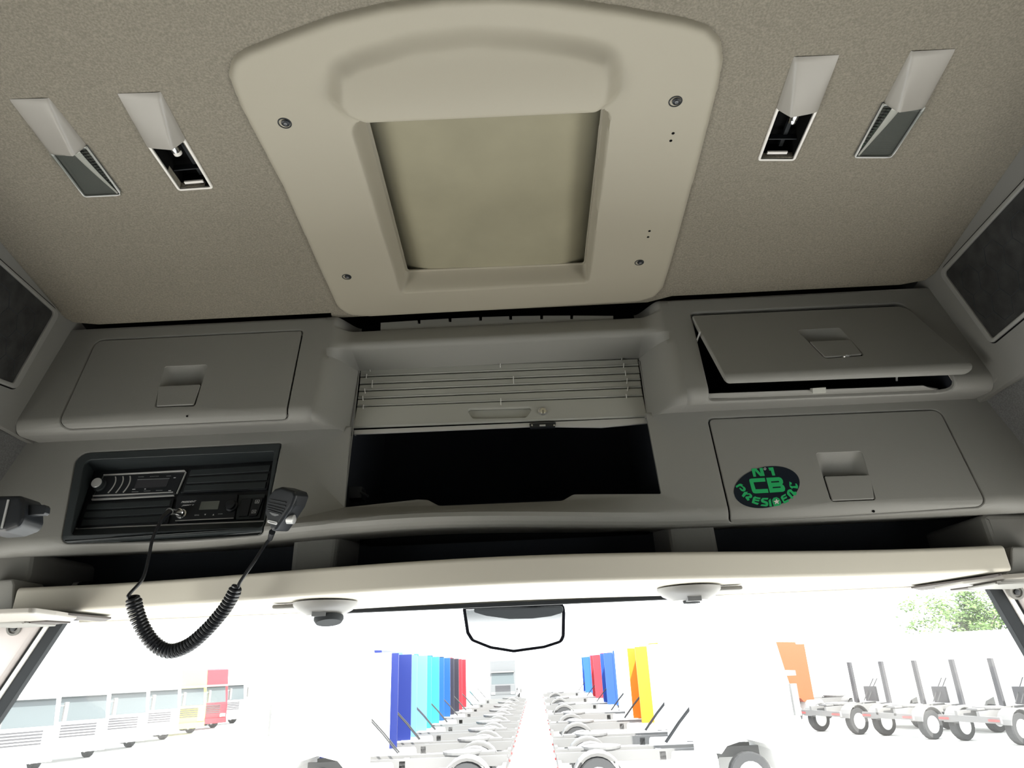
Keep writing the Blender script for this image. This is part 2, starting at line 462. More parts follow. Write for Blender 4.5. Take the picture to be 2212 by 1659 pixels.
HG = rpoly([ROOF.pix(x, y, DEP) for x, y in glass_px], [.01, .01, .008, .008])
bul_px = [(700, 210), (700, 130), (760, 100), (880, 66), (1020, 50), (1160, 58), (1270, 74), (1345, 96), (1352, 150), (1345, 205), (1298, 245), (790, 268), (735, 248)]
HB = rpoly([ROOF.pix(x, y, hw) for x, y in bul_px], .04)
ho = np.array(HO); u0_, u1_ = ho[:, 0].min()-.01, ho[:, 0].max()+.01; v0_, v1_ = ho[:, 1].min()-.01, ho[:, 1].max()+.01
st = .0028; nu, nv = int((u1_-u0_)/st), int((v1_-v0_)/st)
US, VS = np.meshgrid(np.linspace(u0_, u1_, nu+1), np.linspace(v0_, v1_, nv+1)); P = np.c_[US.ravel(), VS.ravel()]
do = -seg_sdf(HO, P)
di = -seg_sdf(HI, P); dg = seg_sdf(HG, P); db = -seg_sdf(HB, P)
r = .014
rim = np.where(do <= 0, do*2, np.sqrt(np.clip(r*r-(r-np.clip(do, 0, r))**2, 0, None))*(hw+.004)/r-.004)
hgt = rim
tb = np.clip(db/.05, 0, 1)
front = ROOF.pix(1040, 257, hw)
vfr, var_ = ROOF.pix(1040, 262, hw)[1], ROOF.pix(1040, 48, hw)[1]
tt = np.clip((var_+.0-P[:, 1])/(var_-vfr)*1.25, 0, 1)
tb = np.clip(db/.035, 0, 1)
bump = .030*(tb*tb*(3-2*tb))*(.25+.75*(1-np.cos(PI*tt))/2)
hgt = hgt+bump
t_ = np.clip(di, 0, None)/(np.clip(di, 0, None)+np.clip(dg, 0, None)+1e-6)
t2 = t_*t_*(3-2*t_)*.5+t_*.5
hgt = np.where(di > 0, hgt*(1-t2)+DEP*t2, hgt)
inside = (do > -.006) & ~((dg < -.004) & (di > 0))
hgt_grid = hgt.reshape(US.shape)
vs = [ROOF.map(float(a), float(b), float(c)) for (a, b), c in zip(P, hgt)]
fs = []
I = inside.reshape(US.shape)
for j in range(nv):
    for i in range(nu):
        if I[j, i] and I[j, i+1] and I[j+1, i] and I[j+1, i+1]:
            a = j*(nu+1)+i; fs.append((a, a+1, a+nu+2, a+nu+1))
hatch = empty('roof_hatch', ROOF.map(float((u0_+u1_)/2), float((v0_+v1_)/2)))
tag(hatch, 'large beige plastic roof hatch frame with rounded top in the middle of the ceiling', 'roof hatch')
used = sorted({i for f in fs for i in f}); rm = {k: n for n, k in enumerate(used)}
fr_ = obj('frame', [vs[i] for i in used], [tuple(rm[i] for i in f) for f in fs], M['hatch'], hatch, True, sharp=80)
# blind behind the opening: sides curl up, shaped to put shade along its edges
GP = ROOF
gq = [ROOF.pix(x, y, DEP) for x, y in [(745, 180), (1335, 160), (1286, 596), (858, 614)]]
def blind(i, j):
    a = Vector(gq[0]).lerp(Vector(gq[1]), i); b = Vector(gq[3]).lerp(Vector(gq[2]), i); p = a.lerp(b, j)
    e = min(i, 1-i)*.42; lift = 0 if e > .085 else (1-e/.085)**2*.035
    return ROOF.map(p.x, p.y, DEP+.001-lift-.0015*math.sin(9*j+5*i))
grid('blind', blind, 60, 20, M['blind'], hatch)
gg = HG if area2(HG) > 0 else HG[::-1]
plate('inner_rim', ROOF, [inset([tuple(p) for p in gg], -.006), inset([tuple(p) for p in gg], .0035)], M['hatch'], hatch, thick=.003, w=DEP+.0035, bev=.001)
box = [ROOF.pix(x, y, DEP) for x, y in [(700, 60), (1390, 40), (1290, 600), (850, 615)]]
plate('well', ROOF, [box], M['gap'], hatch, thick=.003, w=DEP-.075, bev=0)
def lathe_on(name, surf, c, w0, prof, m, parent, n=24):
    p = surf.at(*c, w0); nn = surf.n if isinstance(surf, Plane) else (surf.at(*c, w0+.01)-surf.at(*c, w0)).normalized()
    return MB().lathe(p, nn, prof, n).build(name, m, parent, True)
for (x, y, rr) in ((615, 266, .0115), (1459, 219, .0115), (749, 598, .0105), (1381, 567, .0105)):
    s_ = lathe_on('screw', ROOF, (x, y), hw, [(rr, -.004), (rr, .0006), (rr*.86, .0012), (rr*.8, -.001), (rr*.45, -.001)], M['rubber'], hatch)
    lathe_on('head', ROOF, (x+2, y-1), hw, [(rr*.62, -.002), (rr*.62, .002), (rr*.36, .003), (rr*.3, .001)], M['black'], s_, 16)
    lathe_on('socket', ROOF, (x+2, y-1), hw, [(rr*.30, .0), (rr*.30, .0034), (rr*.2, .0034), (rr*.2, .0028)], M['printd'], s_, 6)
for (x, y) in ((1454, 288), (1449, 304), (1403, 499), (1400, 512)):
    lathe_on('screw_hole', ROOF, (x, y), hw, [(.0028, -.002), (.0028, .0003), (.0014, .0004)], M['gap'], hatch, 12)

# ------------------------------------------------------------------ roof lamps
def lamp(c, l, openk, label, flip):
    """c: cover corners seen (rear pair, then front pair), l: lens corners"""
    root = empty('reading_lamp', ROOF.at(*c[2])); tag(root, label, 'lamp', 'reading lamps in the ceiling')
    q = [Vector(ROOF.pix(*p)) for p in c]
    def cov(i, j):
        p = q[0].lerp(q[1], i).lerp(q[3].lerp(q[2], i), j)
        e = 1-abs(2*i-1)**5
        k = (1-i) if flip else i      # the inner side stands prouder
        rg = .93-.22*j
        sh_ = (.45+.55*k/rg) if k < rg else 1-.8*(k-rg)/(1-rg)
        h = (.004+.019*j)*(max(e, 0)**.3)*sh_*min(1, (j+.02)/.06)
        if i in (0, 1): h = -.004
        return ROOF.map(p.x, p.y, h)
    grid('cover', cov, 24, 20, M['cover'], root)
    # closing face of the cover towards the lens
    fr = [cov(i/24, 1) for i in range(25)]
    dn = [ROOF.map(*(q[3].lerp(q[2], i/24)), -.004) for i in range(25)]
    obj('cover_end', fr+dn, [(i, i+1, i+26, i+25) for i in range(24)], M['cover'], root)
    L = [Vector(ROOF.pix(*p)) for p in l]
    if openk:
        out = rpoly([ROOF.pix(*p) for p in l], [.002, .002, .006, .006])
        rw = [ROOF.pix(*p) for p in l]; rw = rw if area2(rw) > 0 else rw[::-1]
        hole = rpoly(inset(rw, .0045), .002, 3)
        plate('rim', ROOF, [out, hole], M['white'], root, thick=.004, w=.0035, bev=.001)
        mb = MB(); n = len(hole)
        v = [ROOF.map(*p, .002) for p in hole]+[ROOF.map(*p, -.035) for p in hole]
        mb.add(v, [(i, (i+1) % n, (i+1) % n+n, i+n) for i in range(n)]+[tuple(range(n, 2*n))])
        mb.build('socket_box', M['gap'], root)
        cc = (L[0]+L[1]+L[2]+L[3])/4; dv = ((L[3]+L[2])-(L[0]+L[1]))/2; du = ((L[1]+L[2])-(L[0]+L[3]))/2
        d3 = (ROOF.map(*(cc+dv))-ROOF.map(*cc)); d3n = d3.normalized(); s3 = (ROOF.map(*(cc+du))-ROOF.map(*cc))
        st_ = ROOF.map(*(cc-dv*.36+du*.05), -.006)
        hb = MB().lathe(st_, d3n, [(.008, 0), (.0085, .006), (.0085, .012), (.006, .013)], 16).build('bulb_holder', M['chrome'], root, True)
        MB().lathe(st_+d3n*.012, d3n, [(.007, 0), (.0075, .003), (.0075, .008), (.005, .010)], 16).build('bulb_cap', M['white'] if openk == 1 else M['chrome'], root, True)
        e = ROOF.map(*(cc+dv*.40), -.006)
        MB().obox(e, s3*.26, d3n*.003, ROOF.n*.0015).build('clip', M['white'], root)
        MB().obox(ROOF.map(*(cc+dv*.2), -.02), s3*.42, d3n*.0012, ROOF.n*.006).build('divider', M['black'], root)
        MB().obox(ROOF.map(*(cc+dv*.0+du*.15), -.028), s3*.05, d3*.42, ROOF.n*.004).build('inner_rib', M['rubber'], root)
    else:
        out = rpoly([ROOF.pix(*p) for p in l], [.002, .002, .012, .006])
        plate('back_plate', ROOF, [out], M['lensback'], root, thick=.004, w=.0012, bev=0)
        oo = out if area2(out) > 0 else out[::-1]
        rw = [ROOF.pix(*p) for p in l]; rw = rw if area2(rw) > 0 else rw[::-1]
        ins = rpoly(inset(rw, .003), .002, 3)
        plate('rim', ROOF, [out, ins], M['lens_rim'], root, thick=.003, w=.006, bev=.001)
        # curved reflector strip and the ribbed clear lens above it
        a0, a1 = (.08, .50) if not flip else (.92, .50)
        def refl(i, j):
            k = .62+.28*j**1.3 if not flip else .38-.28*j**1.3
            wdt = .17*(1-j)+.05; kk = k+(i-.5)*wdt
            p = L[0].lerp(L[1], kk).lerp(L[3].lerp(L[2], kk), .02+.93*j); return ROOF.map(p.x, p.y, .0035+.002*math.sin(PI*i))
        grid('reflector', refl, 5, 20, M['white'], root)
        rb = MB()
        for k in range(16):
            j = .04+.85*k/16
            s0, s1 = (.72+.24*j, .95) if not flip else (.05, .28-.24*j)
            if s1-s0 < .02: continue
            p0 = L[0].lerp(L[1], s0).lerp(L[3].lerp(L[2], s0), j); p1 = L[0].lerp(L[1], s1).lerp(L[3].lerp(L[2], s1), j)
            rb.tube([ROOF.map(*p0, .003), ROOF.map(*p1, .003)], .0011, 5)
        rb.build('ribs', M['rubber'], root)
        def len_(i, j):
            p = L[0].lerp(L[1], i).lerp(L[3].lerp(L[2], i), j)
            h = .005+.014*(1-j)*(max(0, 1-abs(2*i-1)**5))**.5+.00012*math.sin(j*150)*(0 < i < 1)
            return ROOF.map(p.x, p.y, h)
        grid('lens', len_, 20, 60, M['lens'], root)
    return root
M['lens_rim'] = mat('lens_rim', (.62, .62, .6), .2, spec=.6)
lamp([(17, 214), (108, 211), (188, 313), (107, 324)], [(107, 322), (188, 312), (266, 418), (183, 422)], 0, 'leftmost ceiling lamp, closed by a ribbed clear lens', False)
lamp([(250, 202), (350, 198), (402, 300), (316, 310)], [(316, 309), (400, 299), (462, 405), (386, 410)], 1, 'ceiling lamp left of the roof hatch, lens missing and bulb holder showing', False)
lamp([(1712, 122), (1817, 118), (1768, 233), (1676, 233)], [(1677, 232), (1768, 231), (1716, 345), (1636, 345)], 2, 'ceiling lamp right of the roof hatch, lens missing and empty dark socket', True)
lamp([(1965, 110), (2068, 105), (1998, 225), (1908, 221)], [(1906, 220), (1998, 226), (1925, 337), (1843, 337)], 0, 'rightmost ceiling lamp, closed by a ribbed clear lens with bright streak', True)

# ------------------------------------------------------------------ speaker grilles in the side walls
def speaker(Wp, outp, inp, label):
    root = empty('speaker_grille', Wp.at(*outp[1])); tag(root, label, 'speaker', 'speaker grilles high on the side walls')
    o_ = PX(Wp, outp, .02); i_ = PX(Wp, inp, .008)
    plate('groove', Wp, [PX(Wp, outp, .022, w=0)], M['gap'], root, thick=.003, w=.0012, bev=0)
    oo = o_ if area2(o_) > 0 else o_[::-1]
    plate('bezel', Wp, [inset([tuple(p) for p in oo], .003), i_], M['grey'], root, thick=.008, w=.007, bev=.005, hole_bev=.003)
    plate('mesh', Wp, [i_], M['mesh'], root, thick=.002, w=.0025, bev=0)
    # faint hexagonal pressing of the cloth
    us = [p[0] for p in i_]; vs_ = [p[1] for p in i_]; mb = MB(); R = .034
    ip = np.array(i_)
    for a in range(-3, 30):
        for b in range(-3, 30):
            cx = min(us)+a*R*1.5; cy = min(vs_)+(b+.5*(a % 2))*R*math.sqrt(3)
            for k in range(3):
                p0 = (cx+R*math.cos(k*PI/3), cy+R*math.sin(k*PI/3)); p1 = (cx+R*math.cos((k+1)*PI/3), cy+R*math.sin((k+1)*PI/3))
                if seg_sdf(i_, np.array([p0, p1])).max() > -.004: continue
                mb.tube([Wp.map(*p0, .0026), Wp.map(*p1, .0026)], .0009, 4)
    if mb.v: tag(mb.build('hexagon_pressing', M['rubber'], root), kind='stuff')
speaker(WL, [(-200, 381), (129, 674), (32, 844), (-200, 757)], [(-200, 396), (113, 675), (24, 827), (-200, 745)], 'speaker grille with grey bezel on the left side wall')
speaker(WR, [(2420, 160), (2028, 587), (2144, 747), (2420, 520)], [(2420, 183), (2044, 589), (2148, 730), (2420, 500)], 'dark speaker grille on the right side wall beside the open locker')
# ------------------------------------------------------------------ upper lockers
XAL = PU.pix(690, 780)[0]; XAR = PU.pix(1462, 745)[0]
smax = float(PU.s[-1])
def xs_line(p, q, s):
    return p[0]+(q[0]-p[0])*(s-p[1])/(q[1]-p[1])
la, lb = PU.pix(168, 675), PU.pix(38, 907)
ra, rb_ = PU.pix(1992, 591), PU.pix(2144, 815)
DOORL = [(207, 735), (654, 713), (623, 908), (132, 930)]
DOORR = [(1493, 676), (1955, 654), (2056, 850), (1531, 869)]
RAD = [.022, .008, .012, .028]
def handle(surf, pocket, flap, root, door, tilt=0):
    """scooped finger pocket and the square flap in it"""
    dep = -.026
    pk = PX(surf, pocket, .006)
    q = [Vector(surf.pix(*p)) for p in pocket]
    def scoop(i, j):
        p = q[0].lerp(q[1], i).lerp(q[3].lerp(q[2], i), j)
        d = dep*min(1, (math.sin(min(j/.5, 1)*PI/2)))*(min(1, min(i, 1-i)/.16+.02))
        if i in (0, 1) or j in (0, 1): d = 0
        return surf.map(p.x, p.y, d-.0006)
    grid('grip_pocket', scoop, 16, 16, M['grey'], door)
    f = PX(surf, flap, .005)
    plate('handle_gap', surf, [f], M['gap'], door, thick=.002, w=-.003, bev=0)
    ff = f if area2(f) > 0 else f[::-1]
    return plate('handle', surf, [inset([tuple(p) for p in ff], .0022)], M['grey'], door, thick=.006, w=.0015, bev=.002)
def locker_body(root, side, door_px):
    if side == 'l':
        out = [(la[0]-.02*0, 0.0), (XAL, 0.0), (XAL, smax), (xs_line(la, lb, smax-.08), smax), (xs_line(la, lb, PU.pix(61, 930)[1])-.0, PU.pix(61, 930)[1])]
        out[0] = (xs_line(la, lb, 0), 0)
    else:
        out = [(XAR, 0.0), (xs_line(ra, rb_, 0), 0.0), (xs_line(ra, rb_, PU.pix(2130, 850)[1]), PU.pix(2130, 850)[1]), (xs_line(ra, rb_, smax-.08), smax), (XAR, smax)]
    hole = PX(PU, door_px, RAD if side == 'l' else [.008, .026, .030, .012])
    return plate('body', PU, [out, hole], M['grey'], root, thick=.010, w=0, bev=0, hole_bev=.006), hole
ll = empty('overhead_locker', PU.at(400, 800)); tag(ll, 'closed grey overhead locker at the upper left, above the car radio panel', 'locker', 'upper lockers of the overhead console')
_, hl = locker_body(ll, 'l', DOORL)
plate('door_gap_shade', PU, [hl], M['gap'], ll, thick=.004, w=-.036, bev=0)  # dark sheet stands in for shade in the gap round the door
hh = hl if area2(hl) > 0 else hl[::-1]
pocketL = [(356, 792), (448, 788), (421, 877), (334, 880)]
dl = plate('door', PU, [inset([tuple(p) for p in hh], .0022), PX(PU, pocketL, .006)], M['grey'], ll, thick=.006, w=.0005, bev=.002, hole_bev=.0015)
handle(PU, pocketL, [(341, 833), (436, 829), (420, 876), (336, 880)], ll, dl)
p = PU.at(405, 899, .001); MB().lathe(p, (0, -1, -.5), [(.0022, 0), (.0022, .002), (.0008, .003)], 8).build('lock_slot', M['gap'], ll)
lathe_on('screw_hole', PU, (464, 693), 0, [(.0028, -.001), (.0028, .0008), (.001, .0008)], M['gap'], ll, 12)

lr = empty('overhead_locker', PU.at(1750, 740)); tag(lr, 'grey overhead locker at the upper right with its door hanging ajar', 'locker', 'upper lockers of the overhead console')
_, hr = locker_body(lr, 'r', DOORR)
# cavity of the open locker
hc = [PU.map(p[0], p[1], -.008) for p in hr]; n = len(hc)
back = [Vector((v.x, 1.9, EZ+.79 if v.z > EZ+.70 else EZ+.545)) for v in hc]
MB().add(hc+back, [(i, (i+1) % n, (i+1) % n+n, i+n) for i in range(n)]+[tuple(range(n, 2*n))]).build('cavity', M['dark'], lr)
ledge = [(1533, 852), (2010, 838), (2010, 846), (1533, 861)]
plate('sill', PU, [PX(PU, [(1532, 851), (2000, 836), (2030, 852), (1990, 858), (1533, 868)], 0)], M['grey'], lr, thick=.004, w=-.010, bev=.001)
plate('catch', PU, [PX(PU, [(1754, 838), (1783, 836), (1783, 848), (1754, 850)], .002)], M['slat'], lr, thick=.014, w=.003, bev=.001)
lathe_on('screw_hole', PU, (1631, 635), 0, [(.0028, -.001), (.0028, .0008), (.001, .0008)], M['gap'], lr, 12)
# door swung out about its top edge
hg = PU.at(1494, 678, .001); 
blen = (PU.at(1531, 866)-PU.at(1494, 680)).length
def dplane(b):
    return Plane(hg, Vector((0, -math.cos(b), math.sin(b)))) if True else None
best = None
for k in range(0, 90):
    b = math.radians(-10+k*.5)        # angle of the door's face from the vertical, bottom coming towards the driver
    d = Vector((0, -math.sin(b), -math.cos(b)))
    q_ = proj(hg+d*blen)
    e = abs(q_[1]-828)
    if best is None or e < best[0]: best = (e, b, q_)
bt = best[1]; dn = Vector((0, -math.sin(bt), -math.cos(bt)))
print('open door angle', math.degrees(bt), best[2])
nrm = Vector((0, -math.cos(bt), math.sin(bt)))
DP = Plane(hg, nrm)
class Bent:
    """door sheet whose lower edge rolls under"""
    def __init__(s, pl, v0, r): s.pl = pl; s.v0 = v0; s.r = r; s.sg = 1; s.cuts = tuple(v0+d for d in ())
    def map(s, a, b, w=0):
        if b >= s.v0: return s.pl.map(a, b, w)
        t = (s.v0-b)/s.r; t = min(t, 1.25); rest = (s.v0-b)-t*s.r
        cy = s.v0-(s.r+0)*math.sin(t)-rest*math.cos(t); cz = -s.r*(1-math.cos(t))-rest*math.sin(t)
        # offset along the turned normal
        return s.pl.map(a, cy-w*math.sin(t), cz+w*math.cos(t))
vbot = DP.pix(1570, 822)[1]
BD = Bent(DP, vbot+.022, .020)
BD.cuts = tuple(BD.v0-.020*.18*k for k in range(8))
dq = [(1494, 681), (1955, 660), (2112, 790), (1566, 812)]
dl2 = [DP.pix(*p) for p in dq]
dl2[2] = (dl2[2][0], dl2[2][1]-.018); dl2[3] = (dl2[3][0]+.002, dl2[3][1]-.018)
dlo = rpoly(dl2, [.006, .03, .022, .010])
pocketR = [(1722, 713), (1813, 708), (1868, 768), (1782, 774)]
dr = plate('door', BD, [dlo, PX(DP, pocketR, .006)], M['grey'], lr, thick=.012, w=0, bev=.003, hole_bev=.0015)
handle(DP, pocketR, [(1744, 737), (1838, 733), (1866, 767), (1781, 774)], lr, dr)
kp = DP.at(1829, 769, .006)
MB().tube([kp+Vector((-.012, 0, -.001)), kp+Vector((-.002, -.002, .001)), kp+Vector((.008, -.001, 0))], .0016, 6).lathe(kp, (1, 0, .2), [(.001, -.008), (.0035, -.006), (.0025, 0), (.0035, .004), (.001, .008)], 8).build('key', M['chrome'], dr, True)
sp = PU.at(1506, 733, -.01); MB().tube([sp, sp+Vector((.004, -.03, .012))], .0022, 8).build('hinge_stay', M['metal'], lr)
sp = PU.at(1949, 806, -.03); MB().tube([sp, sp+Vector((-.002, -.02, .03))], .0024, 8).build('hinge_stay', M['metal'], lr)

# ------------------------------------------------------------------ overhead console: lower body, centre hood, cavity
oc = empty('overhead_console', LFACE.at(1100, 1090)); tag(oc, 'wide grey overhead console above the windscreen with a dark open compartment in the middle', 'console')
lsmax = float(PL.s[-1])
wla, wlb = PL.pix(61, 953), PL.pix(0, 1040); wra, wrb = PL.pix(2130, 864), PL.pix(2212, 965)
xl = lambda s: xs_line(wla, wlb, s); xr = lambda s: xs_line(wra, wrb, s)
def plp(x, y): return PL.pix(x, y)
openL = [(770, 790), (757, 925), (744, 1096), (903, 1079), (925, 1080), (950, 1093), (1214, 1082), (1238, 1068), (1429, 1067), (1398, 903), (1384, 780)]
osurf = [plp(*p) for p in openL[1:-1]]
osurf = rpoly(osurf, [0, 0, .004, .02, .02, .02, .02, .004, 0], closed=False)
sbend = plp(300, 1172)[1]
outl = [(xl(0.0), 0.0), (osurf[0][0], 0.0)]+osurf+[(osurf[-1][0], 0.0), (xr(0.0), 0.0), (1.36, .20), (1.36, lsmax), (-1.36, lsmax), (-1.36, .20)]
BAY = [(166, 979), (607, 957), (570, 1156), (134, 1175)]
bay = PX(PL, BAY, [.024, .006, .012, .02])
DR2 = [(1529, 904), (2030, 884), (2128, 1096), (1574, 1131)]
d2 = PX(PL, DR2, [.012, .022, .02, .012])
plate('lower_body', PL, [outl, bay, d2], M['grey'], oc, thick=.010, w=0, bev=0, hole_bev=.005, xcuts=[-.9+.06*k for k in range(27)])
ll3 = empty('overhead_locker', PL.at(1820, 1000)); tag(ll3, 'closed grey locker at the lower right of the console, carrying the oval green sticker', 'locker')
plate('door_gap_shade', PL, [d2], M['gap'], ll3, thick=.004, w=-.036, bev=0)  # same dark sheet in place of the shade behind this door's gap
hh = d2 if area2(d2) > 0 else d2[::-1]
pk3 = [(1762, 979), (1861, 975), (1892, 1080), (1795, 1084)]
dd = plate('door', PL, [inset([tuple(p) for p in hh], .0025), PX(PL, pk3, .006)], M['grey'], ll3, thick=.006, w=.001, bev=.002, hole_bev=.0015)
handle(PL, pk3, [(1778, 1027), (1882, 1024), (1891, 1080), (1796, 1084)], ll3, dd)
MB().lathe(PL.at(1886, 1104, .001), (0, -1, -.3), [(.0028, 0), (.0028, .002), (.001, .003)], 8).build('lock_slot', M['gap'], ll3)
# centre hood and the curved cheeks of the recess
PCq = np.array(rpoly([(1.60, .795), (1.535, .786), (1.500, .729), (1.612, .7046)], [0, .012, .014, 0], closed=False))
sq = PLANE_S = SH.pix
XBt = (SH.at(778, 797).x, SH.at(1380, 775).x); XBb = (SH.at(757, 925).x, SH.at(1398, 905).x)
zt, zb = .7046, SH.at(757, 925).z-EZ
def YU(z): return 1.447+.235*(z-.528)
def ycen(z):
    if z >= PCq[0, 1]: return 1.60
    if z < .7046: return YS(z)
    # walk the section from top to bottom
    zz = PCq[:, 1][::-1]; yy = PCq[:, 0][::-1]
    return float(np.interp(z, zz, yy))
rows = sorted(set([.826, .82, .81, .80, .797, .795, .793, .79, .788, .786]+list(PCq[:, 1])+[.7046, .7044, .69, .66, .62, .59, .57, .556, .548, .542, .537, .533, .530, .528]), reverse=True)
rows = [z for z in rows]
for sd in (0, 1):
    XA = XAL if sd == 0 else XAR
    NU = 18; vs = []; fs = []
    for z in rows:
        k = (zt-z)/(zt-zb); XB = XBt[sd]+(XBb[sd]-XBt[sd])*k
        if z > zt: XB = XBt[sd]
        for i in range(NU+1):
            t = i/NU; S_ = 1-math.cos(PI/2*t)
            yu = YU(z)
            if z > .812: yu += .012-math.sqrt(max(0, .012**2-min(.012, z-.812)**2))
            yc = ycen(z)
            if z > zt: S_ = sst(.25, 1, t)
            y = yu+(max(yc, yu)-yu)*S_
            r_ = .026; dz_ = z-.528
            if dz_ < r_:
                y = y+(r_-math.sqrt(max(0, r_*r_-(r_-dz_)**2)))*(1-S_)
            vs.append(Vector((XA+(XB-XA)*t, y, EZ+z)))
    nr = len(rows)
    # underside of the lip back to the lower body
    for i in range(NU+1):
        v = vs[(nr-1)*(NU+1)+i]; vs.append(Vector((v.x, 1.565, EZ+.539)))
    for j in range(nr):
        for i in range(NU):
            a = j*(NU+1)+i; fs.append((a, a+1, a+NU+2, a+NU+1))
    obj('recess_cheek', vs, fs, M['grey'], oc, True, sharp=60)
# hood between the cheeks
NX = 30
vs = [Vector((XBt[0]+(XBt[1]-XBt[0])*i/NX, y, EZ+z)) for (y, z) in PCq for i in range(NX+1)]
fs = [(j*(NX+1)+i, j*(NX+1)+i+1, (j+1)*(NX+1)+i+1, (j+1)*(NX+1)+i) for j in range(len(PCq)-1) for i in range(NX)]
obj('hood', vs, fs, M['grey'], oc, True, sharp=60)
# vent strip standing on the hood
HV = Plane((0, 1.545, EZ+.79), (0, -1, 0))
xs_ = [822, 905, 972, 1038, 1103, 1170, 1235, 1325]
for i in range(7):
    x0, x1 = xs_[i]+(0 if i == 0 else 3), xs_[i+1]-(0 if i == 6 else 3)
    yt = lambda x: 697-(x-822)*.030-6*math.sin(PI*(x-822)/503)
    plate('vent_tab', HV, [PX(HV, [(x0, yt(x0)), (x1, yt(x1)), (x1, yt(x1)+30), (x0, yt(x0)+30)], .001)], M['grey'], oc, thick=.02, w=0, bev=.001)
yb = lambda x: 697-(x-822)*.030-6*math.sin(PI*(x-822)/503)
plate('vent_strip', HV, [PX(HV, [(x, yb(x)+8) for x in xs_]+[(x, yb(x)+34) for x in xs_[::-1]], 0)], M['grey'], oc, thick=.03, w=.001, bev=.001)
# dark box standing in for the shade in the roof gap
MB().box(-1.19, 1.19, 1.62, 1.63, EZ+.805, EZ+.90).build('gap_backing', M['gap'], oc)
# compartment behind the shutter
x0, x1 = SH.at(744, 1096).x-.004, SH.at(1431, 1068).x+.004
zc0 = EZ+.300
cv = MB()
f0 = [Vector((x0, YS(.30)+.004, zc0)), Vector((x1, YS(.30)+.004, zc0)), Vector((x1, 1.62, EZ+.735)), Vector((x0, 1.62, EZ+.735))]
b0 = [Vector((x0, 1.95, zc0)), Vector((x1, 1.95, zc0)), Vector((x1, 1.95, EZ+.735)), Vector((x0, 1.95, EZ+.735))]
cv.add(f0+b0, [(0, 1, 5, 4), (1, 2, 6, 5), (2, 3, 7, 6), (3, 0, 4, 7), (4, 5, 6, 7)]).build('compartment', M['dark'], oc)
for (x, a_, b_) in ((0, (776, 802), (744, 1094)), (1, (1381, 780), (1430, 1066))):
    MB().tube([SH.at(*a_, .004), SH.at(*b_, .006)], .0016, 6).build('guide_rail', M['grey'], oc)
lt = Vector((x0+.02, YS(.38)+.03, EZ+.385))
MB().box(lt.x-.018, lt.x+.012, lt.y, lt.y+.04, lt.z-.012, lt.z+.014).tube([lt+Vector((.01, 0, 0)), lt+Vector((.03, -.01, -.012))], .003, 6).build('latch', M['black'], oc)
# open shelf under the console: back wall, end walls, dividers
MB().box(-1.38, 1.38, 1.80, 1.81, EZ+.15, EZ+.40).box(-1.38, 1.38, 1.56, 1.80, EZ+.180, EZ+.192).build('shelf_back', M['shelf'], oc)
def post(xa, xb, xc, yt_, yb_, Yf=1.60):
    P1 = Plane((0, Yf, 0), (0, -1, 0))
    a, b = P1.at(xa[0], yt_[0]), P1.at(xb[0], yt_[1]); c, d = P1.at(xb[1], yb_[1]), P1.at(xa[1], yb_[0])
    bk = [Vector((v.x+xc, 1.81, v.z)) for v in (a, b, c, d)]
    f_ = [v+Vector((0, 0, (.09 if k < 2 else -.03))) for k, v in enumerate((a, b, c, d))]
    bk = [v+Vector((0, 0, (.09 if k < 2 else -.03))) for k, v in enumerate(bk)]
    o = MB().add(f_+bk, [(0, 1, 2, 3), (0, 4, 5, 1), (1, 5, 6, 2), (2, 6, 7, 3), (3, 7, 4, 0)]).build('shelf_divider', M['grey'], oc)
    bevel(o, .012, 3)
post((634, 625), (735, 722), .0, (1178, 1170), (1235, 1225))
post((1441, 1452), (1540, 1557), .0, (1142, 1137), (1200, 1200))

# ------------------------------------------------------------------ roller shutter
rs = empty('roller_shutter', SH.at(1080, 850)); tag(rs, 'half lowered grey roller shutter of slats tied with small white cable ties', 'shutter')
Lx = [(779, 797), (778, 814), (777, 830), (775, 845), (773, 862), (771, 879), (763, 924)]
Rx = [(1378, 774), (1380, 790), (1382, 806), (1384, 821), (1386, 837), (1389, 856), (1398, 900)]
for i in range(6):
    q = [Lx[i], Rx[i], Rx[i+1], Lx[i+1]]
    q = [(q[0][0], q[0][1]+1.3), (q[1][0], q[1][1]+1.3), (q[2][0], q[2][1]-1.3), (q[3][0], q[3][1]-1.3)]
    if i < 5:
        plate('slat', SH, [PX(SH, q, .001)], M['slat'], rs, thick=.006, w=.0015, bev=.003)
    else:
        rec = PX(SH, [(1008, 884), (1152, 880), (1136, 902), (1021, 905)], .006)
        hb = plate('handle_bar', SH, [PX(SH, q, .001), rec], M['slat'], rs, thick=.008, w=.002, bev=.002, hole_bev=.0025)
        plate('finger_recess', SH, [rec], M['slat'], hb, thick=.001, w=-.007, bev=0)
        lathe_on('lock', SH, (1173, 889), .002, [(.0115, 0), (.0115, .003), (.009, .0045), (.0085, .003), (.0075, .004), (.001, .0045)], M['chrome'], hb)
        MB().obox(SH.at(1173, 889, .0072), SH.u*.0008, SH.v*.004, SH.n*.0006).build('keyhole', M['gap'], hb)
plate('bottom_strip', SH, [PX(SH, [(763, 927), (1150, 911), (1398, 900), (1400, 912), (1300, 921), (1160, 919), (764, 936)], 0)], M['metal'], rs, thick=.004, w=-.004, bev=.001)
plate('backing', SH, [PX(SH, [(780, 800), (1378, 777), (1397, 901), (764, 926)], 0)], M['gap'], rs, thick=.002, w=-.012, bev=0)
lt = plate('latch', SH, [PX(SH, [(1143, 915), (1201, 912), (1199, 922), (1146, 925)], .002)], M['black'], rs, thick=.008, w=.002, bev=.001)
